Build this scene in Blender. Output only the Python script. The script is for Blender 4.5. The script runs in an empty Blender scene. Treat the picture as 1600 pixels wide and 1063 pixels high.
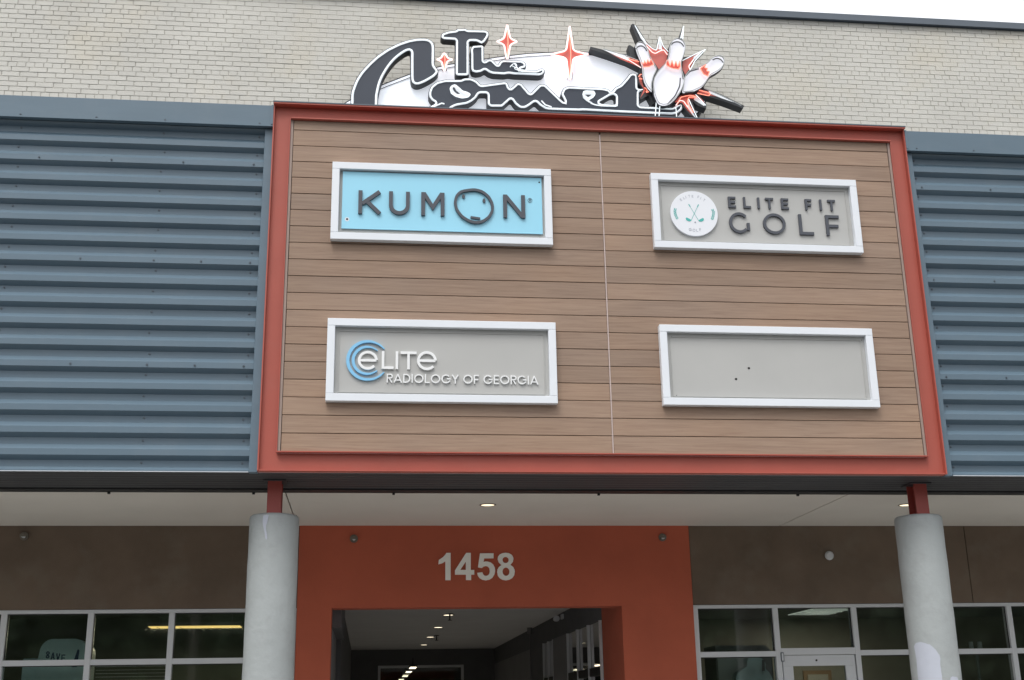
import bpy, bmesh, math, random
from mathutils import Vector, Matrix
from mathutils.geometry import tessellate_polygon
random.seed(7)
PI = math.pi

# ------------------------------------------------------------------ camera, sky, sun, exposure
sc = bpy.context.scene
C = sc.collection
CAM = Vector((0.0, -10.4, 1.6))
RX = Vector((0.9931163753, -0.1158494165, -0.0172851892))
UP = Vector((-0.0180308993, -0.2970148457, 0.9547026072))
FW = Vector((0.1157356977, 0.9478191252, 0.2970591761))
FPX = 1878.43
cd = bpy.data.cameras.new('camera')
cam = bpy.data.objects.new('camera', cd)
C.objects.link(cam)
cam.matrix_world = Matrix(((RX.x, UP.x, -FW.x, CAM.x), (RX.y, UP.y, -FW.y, CAM.y),
                           (RX.z, UP.z, -FW.z, CAM.z), (0, 0, 0, 1)))
cd.sensor_fit = 'HORIZONTAL'
cd.sensor_width = 36.0
cd.lens = 36.0 * FPX / 1600
cd.clip_start = 0.05
cd.clip_end = 2000
sc.camera = cam

SUN_EL, SUN_AZ = math.radians(58), math.radians(205)      # azimuth clockwise from +Y
world = bpy.data.worlds.new('World')
sc.world = world
world.use_nodes = True
wn = world.node_tree
wn.nodes.clear()
wo = wn.nodes.new('ShaderNodeOutputWorld')
bg = wn.nodes.new('ShaderNodeBackground')
sky = wn.nodes.new('ShaderNodeTexSky')
sky.sky_type = 'NISHITA'
sky.sun_disc = False
sky.sun_elevation = SUN_EL
sky.sun_rotation = SUN_AZ
sky.air_density = 1.0
sky.dust_density = 4.0
sky.ozone_density = 1.0
hs = wn.nodes.new('ShaderNodeHueSaturation')
hs.inputs['Saturation'].default_value = 0.22
wn.links.new(sky.outputs[0], hs.inputs['Color'])
# overcast luminance: the cloud layer is about three times brighter overhead than at the horizon
wtc = wn.nodes.new('ShaderNodeTexCoord')
wsp = wn.nodes.new('ShaderNodeSeparateXYZ')
wn.links.new(wtc.outputs['Generated'], wsp.inputs[0])
wmr = wn.nodes.new('ShaderNodeMapRange')
wmr.inputs['To Min'].default_value = 0.62
wmr.inputs['To Max'].default_value = 1.5
wn.links.new(wsp.outputs['Z'], wmr.inputs['Value'])
wmx = wn.nodes.new('ShaderNodeVectorMath')
wmx.operation = 'SCALE'
wcl = wn.nodes.new('ShaderNodeMix')      # even cloud layer in front of most of the clear sky
wcl.data_type = 'RGBA'
wcl.inputs[0].default_value = 0.62
wn.links.new(hs.outputs[0], wcl.inputs[6])
wcl.inputs[7].default_value = (7.6, 7.75, 8.0, 1)
wn.links.new(wcl.outputs[2], wmx.inputs[0])
wn.links.new(wmr.outputs[0], wmx.inputs['Scale'])
wn.links.new(wmx.outputs[0], bg.inputs['Color'])
bg.inputs['Strength'].default_value = 0.15
wn.links.new(bg.outputs[0], wo.inputs['Surface'])

sd = bpy.data.lights.new('sun', 'SUN')
sd.energy = 1.0
sd.angle = math.radians(25)
sd.color = (1.0, 0.97, 0.93)
sun = bpy.data.objects.new('sun', sd)
C.objects.link(sun)
sdir = Vector((math.sin(SUN_AZ) * math.cos(SUN_EL), math.cos(SUN_AZ) * math.cos(SUN_EL), math.sin(SUN_EL)))
sun.rotation_euler = sdir.to_track_quat('Z', 'Y').to_euler()

sc.view_settings.view_transform = 'Standard'
sc.view_settings.look = 'None'
sc.view_settings.exposure = 0.4
sc.view_settings.gamma = 1.0
sc.view_settings.use_curve_mapping = False
sc.cycles.max_bounces = 8
sc.cycles.diffuse_bounces = 5
sc.cycles.transparent_max_bounces = 12


# ------------------------------------------------------------------ survey helpers
def ray(px, py):
    return RX * ((px - 800) / FPX) - UP * ((py - 531.5) / FPX) + FW


def at(px, py, Y):
    """point of the place seen at a survey pixel, on the upright plane at depth Y"""
    d = ray(px, py)
    return CAM + d * ((Y - CAM.y) / d.y)


def atz(px, py, Z):
    d = ray(px, py)
    return CAM + d * ((Z - CAM.z) / d.z)


def xz(pts, Y):
    return [(p.x, p.z) for p in (at(x, y, Y) for x, y in pts)]


# ------------------------------------------------------------------ materials
def new_mat(name):
    m = bpy.data.materials.new(name)
    m.use_nodes = True
    return m, m.node_tree, m.node_tree.nodes['Principled BSDF']


def mat(name, col, rough=0.6, metal=0.0, spec=0.5, var=0.0, scale=3.0, bump=0.0, bscale=120.0, objvar=0.0,
        stretch=(1, 1, 1), dirt=None, dirt_amt=0.0, dirt_scale=1.5, emit=None, estr=0.0, detail=6.0, bdist=0.01):
    m, t, b = new_mat(name)
    N, L = t.nodes, t.links
    b.inputs['Roughness'].default_value = rough
    b.inputs['Metallic'].default_value = metal
    b.inputs['Specular IOR Level'].default_value = spec
    tc = N.new('ShaderNodeNewGeometry')
    mp = N.new('ShaderNodeMapping')
    mp.inputs['Scale'].default_value = stretch
    L.new(tc.outputs['Position'], mp.inputs['Vector'])
    src = None
    base = N.new('ShaderNodeRGB')
    base.outputs[0].default_value = (*col, 1)
    src = base.outputs[0]
    if var > 0 or objvar > 0:
        h = N.new('ShaderNodeHueSaturation')
        L.new(src, h.inputs['Color'])
        acc = None
        if var > 0:
            n = N.new('ShaderNodeTexNoise')
            n.inputs['Scale'].default_value = scale
            n.inputs['Detail'].default_value = detail
            n.inputs['Roughness'].default_value = 0.6
            L.new(mp.outputs[0], n.inputs['Vector'])
            r = N.new('ShaderNodeMapRange')
            r.inputs['From Min'].default_value = 0.28
            r.inputs['From Max'].default_value = 0.72
            r.inputs['To Min'].default_value = 1 - var
            r.inputs['To Max'].default_value = 1 + var
            L.new(n.outputs[0], r.inputs['Value'])
            acc = r.outputs[0]
        if objvar > 0:
            oi = N.new('ShaderNodeObjectInfo')
            r2 = N.new('ShaderNodeMapRange')
            r2.inputs['To Min'].default_value = 1 - objvar
            r2.inputs['To Max'].default_value = 1 + objvar
            L.new(oi.outputs['Random'], r2.inputs['Value'])
            if acc is None:
                acc = r2.outputs[0]
            else:
                mm = N.new('ShaderNodeMath')
                mm.operation = 'MULTIPLY'
                L.new(acc, mm.inputs[0])
                L.new(r2.outputs[0], mm.inputs[1])
                acc = mm.outputs[0]
        L.new(acc, h.inputs['Value'])
        src = h.outputs[0]
    if dirt is not None:
        n = N.new('ShaderNodeTexNoise')
        n.inputs['Scale'].default_value = dirt_scale
        n.inputs['Detail'].default_value = 8
        n.inputs['Roughness'].default_value = 0.65
        L.new(tc.outputs['Position'], n.inputs['Vector'])
        r = N.new('ShaderNodeMapRange')
        r.inputs['From Min'].default_value = 0.5
        r.inputs['From Max'].default_value = 0.8
        r.inputs['To Max'].default_value = dirt_amt
        L.new(n.outputs[0], r.inputs['Value'])
        mx = N.new('ShaderNodeMix')
        mx.data_type = 'RGBA'
        L.new(r.outputs[0], mx.inputs[0])
        L.new(src, mx.inputs[6])
        mx.inputs[7].default_value = (*dirt, 1)
        src = mx.outputs[2]
    L.new(src, b.inputs['Base Color'])
    if bump > 0:
        n = N.new('ShaderNodeTexNoise')
        n.inputs['Scale'].default_value = bscale
        n.inputs['Detail'].default_value = 4
        L.new(mp.outputs[0], n.inputs['Vector'])
        bm = N.new('ShaderNodeBump')
        bm.inputs['Strength'].default_value = bump
        bm.inputs['Distance'].default_value = bdist
        L.new(n.outputs[0], bm.inputs['Height'])
        L.new(bm.outputs[0], b.inputs['Normal'])
    if emit:
        b.inputs['Emission Color'].default_value = (*emit, 1)
        b.inputs['Emission Strength'].default_value = estr
    return m


M = {}
M['brick'] = mat('painted_brick', (0.555, 0.54, 0.492), 0.75, var=0.07, scale=1.2, objvar=0.035, bump=0.35, bscale=60,
                 dirt=(0.56, 0.50, 0.375), dirt_amt=0.55, dirt_scale=0.9)
M['mortar'] = mat('painted_mortar', (0.485, 0.468, 0.42), 0.9, var=0.12, scale=3.5, bump=0.3)
M['clad'] = mat('blue_grey_metal', (0.108, 0.160, 0.203), 0.38, spec=0.45, var=0.06, scale=1.3, bump=0.25, bscale=1.6, stretch=(0.6, 1, 3),
                dirt=(0.16, 0.20, 0.23), dirt_amt=0.35, dirt_scale=2.2)
M['coping'] = mat('coping_metal', (0.09, 0.11, 0.135), 0.45, var=0.06)
M['red'] = mat('red_painted_steel', (0.385, 0.090, 0.064), 0.5, spec=0.4, var=0.06, scale=2.0, bump=0.03, bscale=9,
               dirt=(0.36, 0.12, 0.09), dirt_amt=0.35, dirt_scale=3.0)
M['redpost'] = mat('red_painted_post', (0.36, 0.070, 0.056), 0.45, var=0.06, scale=3)
M['rust'] = mat('rust_red_stucco', (0.44, 0.100, 0.052), 0.85, var=0.10, scale=1.4, bump=0.25, bscale=160)
M['brown'] = mat('brown_stucco', (0.150, 0.110, 0.080), 0.9, var=0.16, scale=1.8, bump=0.3, bscale=140,
                 dirt=(0.19, 0.16, 0.125), dirt_amt=0.7, dirt_scale=2.2)
M['soffit'] = mat('offwhite_soffit', (0.62, 0.59, 0.54), 0.9, var=0.04, scale=1.0, bump=0.12, bscale=220)
M['dark'] = mat('dark_metal_deck', (0.045, 0.046, 0.05), 0.5, var=0.2, scale=2.0, stretch=(0.25, 4, 4), spec=0.4)
M['black'] = mat('black_trim', (0.014, 0.014, 0.015), 0.5)
M['conc'] = mat('grey_painted_concrete', (0.345, 0.37, 0.37), 0.55, var=0.06, scale=2.6, bump=0.55, bscale=16,
                dirt=(0.27, 0.283, 0.28), dirt_amt=0.6, dirt_scale=5.5)
M['patch'] = mat('white_paint_patch', (0.45, 0.475, 0.54), 0.6, var=0.05, scale=6)
M['alu'] = mat('white_aluminium', (0.60, 0.62, 0.645), 0.4, var=0.03, scale=2)
M['signwhite'] = mat('white_sign_frame', (0.74, 0.77, 0.81), 0.35, var=0.02, scale=3)
M['signgrey'] = mat('grey_sign_panel', (0.435, 0.434, 0.418), 0.5, var=0.035, scale=1.5, bump=0.03, bscale=4)
M['signblue'] = mat('light_blue_sign_panel', (0.31, 0.66, 0.83), 0.4, var=0.025, scale=1.2)
M['letter'] = mat('charcoal_letter', (0.060, 0.066, 0.082), 0.45, var=0.04, scale=5)
M['wletter'] = mat('white_letter', (0.80, 0.81, 0.81), 0.4)
M['bletter'] = mat('sky_blue_letter', (0.22, 0.52, 0.78), 0.35)
M['teal'] = mat('teal_print', (0.06, 0.42, 0.38), 0.5)
M['greyprint'] = mat('grey_print', (0.30, 0.32, 0.38), 0.5)
M['disc'] = mat('white_disc', (0.76, 0.78, 0.82), 0.4)
M['joint'] = mat('pale_joint_strip', (0.50, 0.40, 0.37), 0.6, var=0.08, scale=8)
M['endtrim'] = mat('taupe_end_trim', (0.31, 0.235, 0.20), 0.6, var=0.08, scale=6)
M['plank_edge'] = mat('plank_backing', (0.075, 0.05, 0.038), 0.9)
M['screw'] = mat('screw_steel', (0.085, 0.11, 0.135), 0.3, metal=0.2)
M['hole'] = mat('dark_hole', (0.008, 0.008, 0.008), 0.9)
M['number'] = mat('number_grey', (0.90, 0.88, 0.83), 0.5)
M['navy'] = mat('navy_letter_face', (0.026, 0.035, 0.054), 0.5, var=0.04, scale=3)
M['side'] = mat('dark_letter_side', (0.030, 0.033, 0.038), 0.55, var=0.12, scale=5)
M['band'] = mat('white_border_paint', (0.84, 0.87, 0.90), 0.4, emit=(0.9, 0.97, 1.0), estr=0.06)  # faint glow stands for neon light falling on the paint
M['face'] = mat('pale_cabinet_face', (0.82, 0.86, 0.93), 0.35, var=0.025, scale=1.3, emit=(0.9, 0.94, 1), estr=0.34)  # glow stands for sky light reflected off the face
M['pin'] = mat('white_pin_face', (0.80, 0.80, 0.86), 0.35, emit=(0.95, 0.95, 1), estr=0.12)  # slight glow added to whiten the pin faces
M['tube'] = mat('white_neon_tube', (0.75, 0.78, 0.78), 0.25, emit=(0.85, 0.95, 1.0), estr=0.5)
M['glasstube'] = mat('grey_unlit_tube', (0.50, 0.52, 0.51), 0.25)
M['redface'] = mat('coral_red_face', (0.60, 0.145, 0.115), 0.4, var=0.05, scale=5)
M['redtube'] = mat('lit_red_neon_tube', (0.95, 0.30, 0.22), 0.3, emit=(1.0, 0.28, 0.18), estr=0.85)
M['pinktube'] = mat('lit_pink_neon_tube', (0.95, 0.8, 0.78), 0.3, emit=(1.0, 0.62, 0.58), estr=0.8)
M['roomdark'] = mat('room_dark_green', (0.14, 0.155, 0.135), 0.9, var=0.2, scale=1.2)
M['roomwarm'] = mat('room_warm_wall', (0.27, 0.245, 0.20), 0.9, var=0.1, scale=1.2)
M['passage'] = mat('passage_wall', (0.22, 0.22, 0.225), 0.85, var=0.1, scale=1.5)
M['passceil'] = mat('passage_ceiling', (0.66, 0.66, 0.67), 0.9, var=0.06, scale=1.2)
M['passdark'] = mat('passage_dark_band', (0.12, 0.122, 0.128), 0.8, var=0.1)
M['paleblue'] = mat('pale_blue_stand_in', (0.62, 0.80, 0.86), 0.45, var=0.1, scale=4)  # for the added pale shapes behind the glass
M['deepblue'] = mat('deep_blue_print', (0.02, 0.045, 0.14), 0.5)
M['wood'] = mat('picture_wood', (0.17, 0.10, 0.05), 0.6, var=0.15, scale=8)
M['asphalt'] = mat('asphalt', (0.06, 0.06, 0.06), 0.9, var=0.15, scale=3, bump=0.3, bscale=80)
M['walk'] = mat('concrete_pavement', (0.42, 0.41, 0.385), 0.9, var=0.1, scale=2, bump=0.2, bscale=60)
M['leaf'] = mat('tree_leaf', (0.06, 0.09, 0.045), 0.8, var=0.4, scale=0.8)
M['bark'] = mat('pole_wood', (0.22, 0.20, 0.17), 0.9, var=0.1, scale=3)
M['brass'] = mat('dull_metal', (0.20, 0.18, 0.15), 0.4, metal=0.6)
M['warmlight'] = mat('warm_lamp_lens', (0.8, 0.72, 0.55), 0.4, emit=(1.0, 0.85, 0.60), estr=1.0)
M['corrlight'] = mat('passage_lamp_lens', (0.8, 0.75, 0.6), 0.4, emit=(1.0, 0.86, 0.62), estr=2.2)
M['strip'] = mat('yellow_tube_light', (0.8, 0.6, 0.25), 0.4, emit=(1.0, 0.66, 0.22), estr=1.1)
M['troffer'] = mat('dim_light_panel', (0.7, 0.7, 0.66), 0.4, emit=(0.95, 1.0, 0.9), estr=0.30)


def plank_material():
    m, t, b = new_mat('brown_wood_plank')
    N, L = t.nodes, t.links
    g = N.new('ShaderNodeNewGeometry')
    oi = N.new('ShaderNodeObjectInfo')
    ad = N.new('ShaderNodeVectorMath')
    ad.operation = 'MULTIPLY_ADD'
    L.new(oi.outputs['Random'], ad.inputs[0])
    ad.inputs[1].default_value = (37, 11, 23)
    L.new(g.outputs['Position'], ad.inputs[2])
    mp = N.new('ShaderNodeMapping')
    mp.inputs['Scale'].default_value = (1.0, 22, 22)
    L.new(ad.outputs[0], mp.inputs['Vector'])
    n1 = N.new('ShaderNodeTexNoise')
    n1.inputs['Scale'].default_value = 2.2
    n1.inputs['Detail'].default_value = 8
    n1.inputs['Roughness'].default_value = 0.62
    n1.inputs['Distortion'].default_value = 0.6
    L.new(mp.outputs[0], n1.inputs['Vector'])
    cr = N.new('ShaderNodeValToRGB')
    e = cr.color_ramp.elements
    e[0].position, e[0].color = 0.30, (0.245, 0.155, 0.105, 1)
    e[1].position, e[1].color = 0.72, (0.338, 0.230, 0.160, 1)
    e2 = cr.color_ramp.elements.new(0.5)
    e2.color = (0.293, 0.195, 0.134, 1)
    L.new(n1.outputs[0], cr.inputs[0])
    n2 = N.new('ShaderNodeTexNoise')
    n2.inputs['Scale'].default_value = 0.7
    L.new(ad.outputs[0], n2.inputs['Vector'])
    h = N.new('ShaderNodeHueSaturation')
    L.new(cr.outputs[0], h.inputs['Color'])
    a = N.new('ShaderNodeMapRange')
    a.inputs['To Min'].default_value = 0.90
    a.inputs['To Max'].default_value = 1.08
    L.new(oi.outputs['Random'], a.inputs['Value'])
    a2 = N.new('ShaderNodeMapRange')
    a2.inputs['To Min'].default_value = 0.85
    a2.inputs['To Max'].default_value = 1.15
    L.new(n2.outputs[0], a2.inputs['Value'])
    mu = N.new('ShaderNodeMath')
    mu.operation = 'MULTIPLY'
    L.new(a.outputs[0], mu.inputs[0])
    L.new(a2.outputs[0], mu.inputs[1])
    L.new(mu.outputs[0], h.inputs['Value'])
    s = N.new('ShaderNodeMapRange')
    s.inputs['To Min'].default_value = 0.8
    s.inputs['To Max'].default_value = 1.12
    L.new(n2.outputs[0], s.inputs['Value'])
    L.new(s.outputs[0], h.inputs['Saturation'])
    L.new(h.outputs[0], b.inputs['Base Color'])
    b.inputs['Roughness'].default_value = 0.65
    bp = N.new('ShaderNodeBump')
    bp.inputs['Strength'].default_value = 0.25
    bp.inputs['Distance'].default_value = 0.004
    L.new(n1.outputs[0], bp.inputs['Height'])
    L.new(bp.outputs[0], b.inputs['Normal'])
    return m


def glass_material(name, tint, refl):
    m = bpy.data.materials.new(name)
    m.use_nodes = True
    t = m.node_tree
    N, L = t.nodes, t.links
    N.clear()
    o = N.new('ShaderNodeOutputMaterial')
    tr = N.new('ShaderNodeBsdfTransparent')
    tr.inputs['Color'].default_value = (*tint, 1)
    gl = N.new('ShaderNodeBsdfGlossy')
    gl.inputs['Roughness'].default_value = 0.04
    n = N.new('ShaderNodeTexNoise')
    n.inputs['Scale'].default_value = 0.9
    g = N.new('ShaderNodeNewGeometry')
    L.new(g.outputs['Position'], n.inputs['Vector'])
    bp = N.new('ShaderNodeBump')
    bp.inputs['Strength'].default_value = 0.03
    bp.inputs['Distance'].default_value = 0.01
    L.new(n.outputs[0], bp.inputs['Height'])
    L.new(bp.outputs[0], gl.inputs['Normal'])
    fr = N.new('ShaderNodeFresnel')
    fr.inputs['IOR'].default_value = 1.5
    mu = N.new('ShaderNodeMath')
    mu.operation = 'MULTIPLY'
    mu.inputs[1].default_value = refl
    mu.use_clamp = True
    L.new(fr.outputs[0], mu.inputs[0])
    mx = N.new('ShaderNodeMixShader')
    L.new(mu.outputs[0], mx.inputs[0])
    L.new(tr.outputs[0], mx.inputs[1])
    L.new(gl.outputs[0], mx.inputs[2])
    L.new(mx.outputs[0], o.inputs['Surface'])
    return m


M['plank'] = plank_material()
M['glass'] = glass_material('window_glass', (0.80, 0.85, 0.82), 2.3)
M['glassdark'] = glass_material('dark_window_glass', (0.25, 0.27, 0.29), 6.0)

# ------------------------------------------------------------------ object helpers
WL = {}          # world location of every object made


def tag(o, label=None, cat=None, group=None, kind=None):
    if label: o['label'] = label
    if cat: o['category'] = cat
    if group: o['group'] = group
    if kind: o['kind'] = kind
    return o


def thing(name, label, cat, loc=(0, 0, 0), group=None):
    o = bpy.data.objects.new(name, None)
    C.objects.link(o)
    o.empty_display_size = 0.2
    o.location = loc
    WL[o] = Vector(loc)
    return tag(o, label, cat, group)


def place(o, parent, world):
    """link o with its origin at a world point under its parent"""
    C.objects.link(o)
    w = Vector(world)
    if parent is not None:
        o.parent = parent
        o.location = w - WL[parent]
    else:
        o.location = w
    WL[o] = w
    return o


class MB:
    def __init__(s):
        s.v, s.f = [], []

    def add(s, vs, fs):
        k = len(s.v)
        s.v += [tuple(v) for v in vs]
        s.f += [tuple(i + k for i in f) for f in fs]
        return s

    def box(s, x0, x1, y0, y1, z0, z1):
        return s.add([(x0, y0, z0), (x1, y0, z0), (x1, y1, z0), (x0, y1, z0), (x0, y0, z1), (x1, y0, z1), (x1, y1, z1), (x0, y1, z1)],
                     [(0, 3, 2, 1), (4, 5, 6, 7), (0, 1, 5, 4), (1, 2, 6, 5), (2, 3, 7, 6), (3, 0, 4, 7)])

    def prism(s, poly, y0, y1, holes=(), back=True):
        """poly and holes are (x, z) outlines; y0 is the front"""
        loops = [list(poly)] + [list(h) for h in holes]
        allv = [p for l in loops for p in l]
        n = len(allv)
        tris = tessellate_polygon([[Vector((p[0], p[1], 0)) for p in l] for l in loops])
        vs = [(p[0], y0, p[1]) for p in allv] + [(p[0], y1, p[1]) for p in allv]
        fs = [tuple(t) for t in tris]
        if back:
            fs += [tuple(i + n for i in reversed(t)) for t in tris]
        k = 0
        for l in loops:
            m = len(l)
            for i in range(m):
                a, b = k + i, k + (i + 1) % m
                fs.append((a, b, b + n, a + n))
            k += m
        return s.add(vs, fs)

    def flat(s, poly, y):
        tris = tessellate_polygon([[Vector((p[0], p[1], 0)) for p in poly]])
        return s.add([(p[0], y, p[1]) for p in poly], [tuple(t) for t in tris])

    def tube(s, pts, r, n=6, closed=False):
        P = [Vector(p) for p in pts]
        m = len(P)
        k = len(s.v)
        up = Vector((0, 1, 0))
        for i in range(m):
            a = P[(i - 1) % m] if (closed or i > 0) else P[i]
            b = P[(i + 1) % m] if (closed or i < m - 1) else P[i]
            d = (b - a)
            if d.length < 1e-9: d = Vector((1, 0, 0))
            d.normalize()
            u = up
            if abs(d.dot(u)) > 0.95: u = Vector((1, 0, 0))
            e1 = d.cross(u).normalized()
            e2 = d.cross(e1).normalized()
            for j in range(n):
                q = 2 * PI * j / n
                s.v.append(tuple(P[i] + e1 * (r * math.cos(q)) + e2 * (r * math.sin(q))))
        for i in range(m if closed else m - 1):
            i2 = (i + 1) % m
            for j in range(n):
                j2 = (j + 1) % n
                s.f.append((k + i * n + j, k + i * n + j2, k + i2 * n + j2, k + i2 * n + j))
        if not closed:
            s.f.append(tuple(k + j for j in range(n)))
            s.f.append(tuple(k + (m - 1) * n + j for j in reversed(range(n))))
        return s

    def ribbon(s, pts, w, y0, y1, closed=False):
        """thick flat stroke along (x, z) points"""
        P = [Vector((p[0], p[1])) for p in pts]
        m = len(P)
        L, R_ = [], []
        for i in range(m):
            a = P[(i - 1) % m] if (closed or i > 0) else None
            b = P[(i + 1) % m] if (closed or i < m - 1) else None
            d1 = (P[i] - a).normalized() if a is not None else None
            d2 = (b - P[i]).normalized() if b is not None else None
            if d1 is None: d1 = d2
            if d2 is None: d2 = d1
            n1 = Vector((-d1.y, d1.x))
            n2 = Vector((-d2.y, d2.x))
            nn = (n1 + n2)
            if nn.length < 1e-6: nn = n1
            nn.normalize()
            k = min(1.8, 1 / max(0.3, nn.dot(n1)))
            L.append(P[i] + nn * (w / 2 * k))
            R_.append(P[i] - nn * (w / 2 * k))
        q = len(s.v)
        for i in range(m):
            s.v += [(L[i].x, y0, L[i].y), (R_[i].x, y0, R_[i].y), (L[i].x, y1, L[i].y), (R_[i].x, y1, R_[i].y)]
        for i in range(m if closed else m - 1):
            a, b = q + 4 * i, q + 4 * ((i + 1) % m)
            s.f += [(a, b, b + 1, a + 1), (a + 2, a + 3, b + 3, b + 2), (a, a + 2, b + 2, b), (a + 1, b + 1, b + 3, a + 3)]
        if not closed:
            a = q
            b = q + 4 * (m - 1)
            s.f += [(a, a + 1, a + 3, a + 2), (b, b + 2, b + 3, b + 1)]
        return s

    def cyl(s, c, r, h, axis='z', n=24, r2=None):
        r2 = r if r2 is None else r2
        k = len(s.v)
        for e, rr in ((0, r), (h, r2)):
            for j in range(n):
                a = 2 * PI * j / n
                p, q = rr * math.cos(a), rr * math.sin(a)
                if axis == 'z': s.v.append((c[0] + p, c[1] + q, c[2] + e))
                elif axis == 'y': s.v.append((c[0] + p, c[1] + e, c[2] + q))
                else: s.v.append((c[0] + e, c[1] + p, c[2] + q))
        for j in range(n):
            j2 = (j + 1) % n
            s.f.append((k + j, k + j2, k + n + j2, k + n + j))
        s.f.append(tuple(k + j for j in reversed(range(n))))
        s.f.append(tuple(k + n + j for j in range(n)))
        return s

    def lathe(s, c, prof, n=48):
        k = len(s.v)
        for r, z in prof:
            for j in range(n):
                a = 2 * PI * j / n
                s.v.append((c[0] + r * math.cos(a), c[1] + r * math.sin(a), c[2] + z))
        for i in range(len(prof) - 1):
            for j in range(n):
                j2 = (j + 1) % n
                s.f.append((k + i * n + j, k + i * n + j2, k + (i + 1) * n + j2, k + (i + 1) * n + j))
        s.f.append(tuple(k + (len(prof) - 1) * n + j for j in range(n)))
        return s

    def mesh(s, name, m, origin=(0, 0, 0), smooth=False, bevel=0.0):
        me = bpy.data.meshes.new(name)
        ox, oy, oz = origin
        me.from_pydata([(x - ox, y - oy, z - oz) for x, y, z in s.v], [], s.f)
        bm = bmesh.new()
        bm.from_mesh(me)
        bmesh.ops.recalc_face_normals(bm, faces=bm.faces)
        if bevel > 0:
            bmesh.ops.bevel(bm, geom=bm.edges[:], offset=bevel, segments=1, affect='EDGES', clamp_overlap=True)
        bm.to_mesh(me)
        bm.free()
        me.materials.append(m)
        if smooth:
            me.shade_smooth() if hasattr(me, 'shade_smooth') else None
            try:
                me.set_sharp_from_angle(angle=math.radians(40))
            except Exception:
                pass
        me.update()
        return me

    def build(s, name, m, parent=None, origin=None, smooth=False, bevel=0.0):
        if origin is None:
            xs = [v[0] for v in s.v]; ys = [v[1] for v in s.v]; zs = [v[2] for v in s.v]
            origin = ((min(xs) + max(xs)) / 2, (min(ys) + max(ys)) / 2, min(zs))
        me = s.mesh(name, m, origin, smooth, bevel)
        o = bpy.data.objects.new(name, me)
        return place(o, parent, origin)


def box(name, m, parent, x0, x1, y0, y1, z0, z1, bevel=0.0):
    return MB().box(x0, x1, y0, y1, z0, z1).build(name, m, parent, bevel=bevel)


def area(p):
    return sum(p[i][0] * p[(i + 1) % len(p)][1] - p[(i + 1) % len(p)][0] * p[i][1] for i in range(len(p))) / 2


def offset(poly, d):
    """move a closed outline inwards by d"""
    sgn = 1 if area(poly) > 0 else -1
    P = [Vector(p) for p in poly]
    m = len(P)
    out = []
    for i in range(m):
        a, b, c = P[i - 1], P[i], P[(i + 1) % m]
        d1 = (b - a).normalized() if (b - a).length > 1e-9 else Vector((1, 0))
        d2 = (c - b).normalized() if (c - b).length > 1e-9 else d1
        n1 = Vector((-d1.y, d1.x)) * sgn
        n2 = Vector((-d2.y, d2.x)) * sgn
        nn = n1 + n2
        nn = nn.normalized() if nn.length > 1e-6 else n1
        k = min(1.6, 1 / max(0.35, nn.dot(n1)))
        q = b + nn * (d * k)
        out.append((q.x, q.y))
    return out


def rounded(pts, r, n=4, closed=True):
    out = []
    m = len(pts)
    for i in range(m):
        if not closed and i in (0, m - 1):
            out.append(pts[i]); continue
        a, b, c = Vector(pts[i - 1]), Vector(pts[i]), Vector(pts[(i + 1) % m])
        la, lc = (a - b).length, (c - b).length
        ra, rc = min(r, la * 0.48), min(r, lc * 0.48)
        p, q = b + (a - b) * (ra / max(la, 1e-9)), b + (c - b) * (rc / max(lc, 1e-9))
        for j in range(n + 1):
            t = j / n
            z = p * (1 - t) ** 2 + b * (2 * t * (1 - t)) + q * t * t
            out.append((z.x, z.y))
    return out


def arc(cx, cz, rx, rz, a0, a1, n=28):
    return [(cx + rx * math.cos(math.radians(a0 + (a1 - a0) * i / n)), cz + rz * math.sin(math.radians(a0 + (a1 - a0) * i / n))) for i in range(n + 1)]


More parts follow.
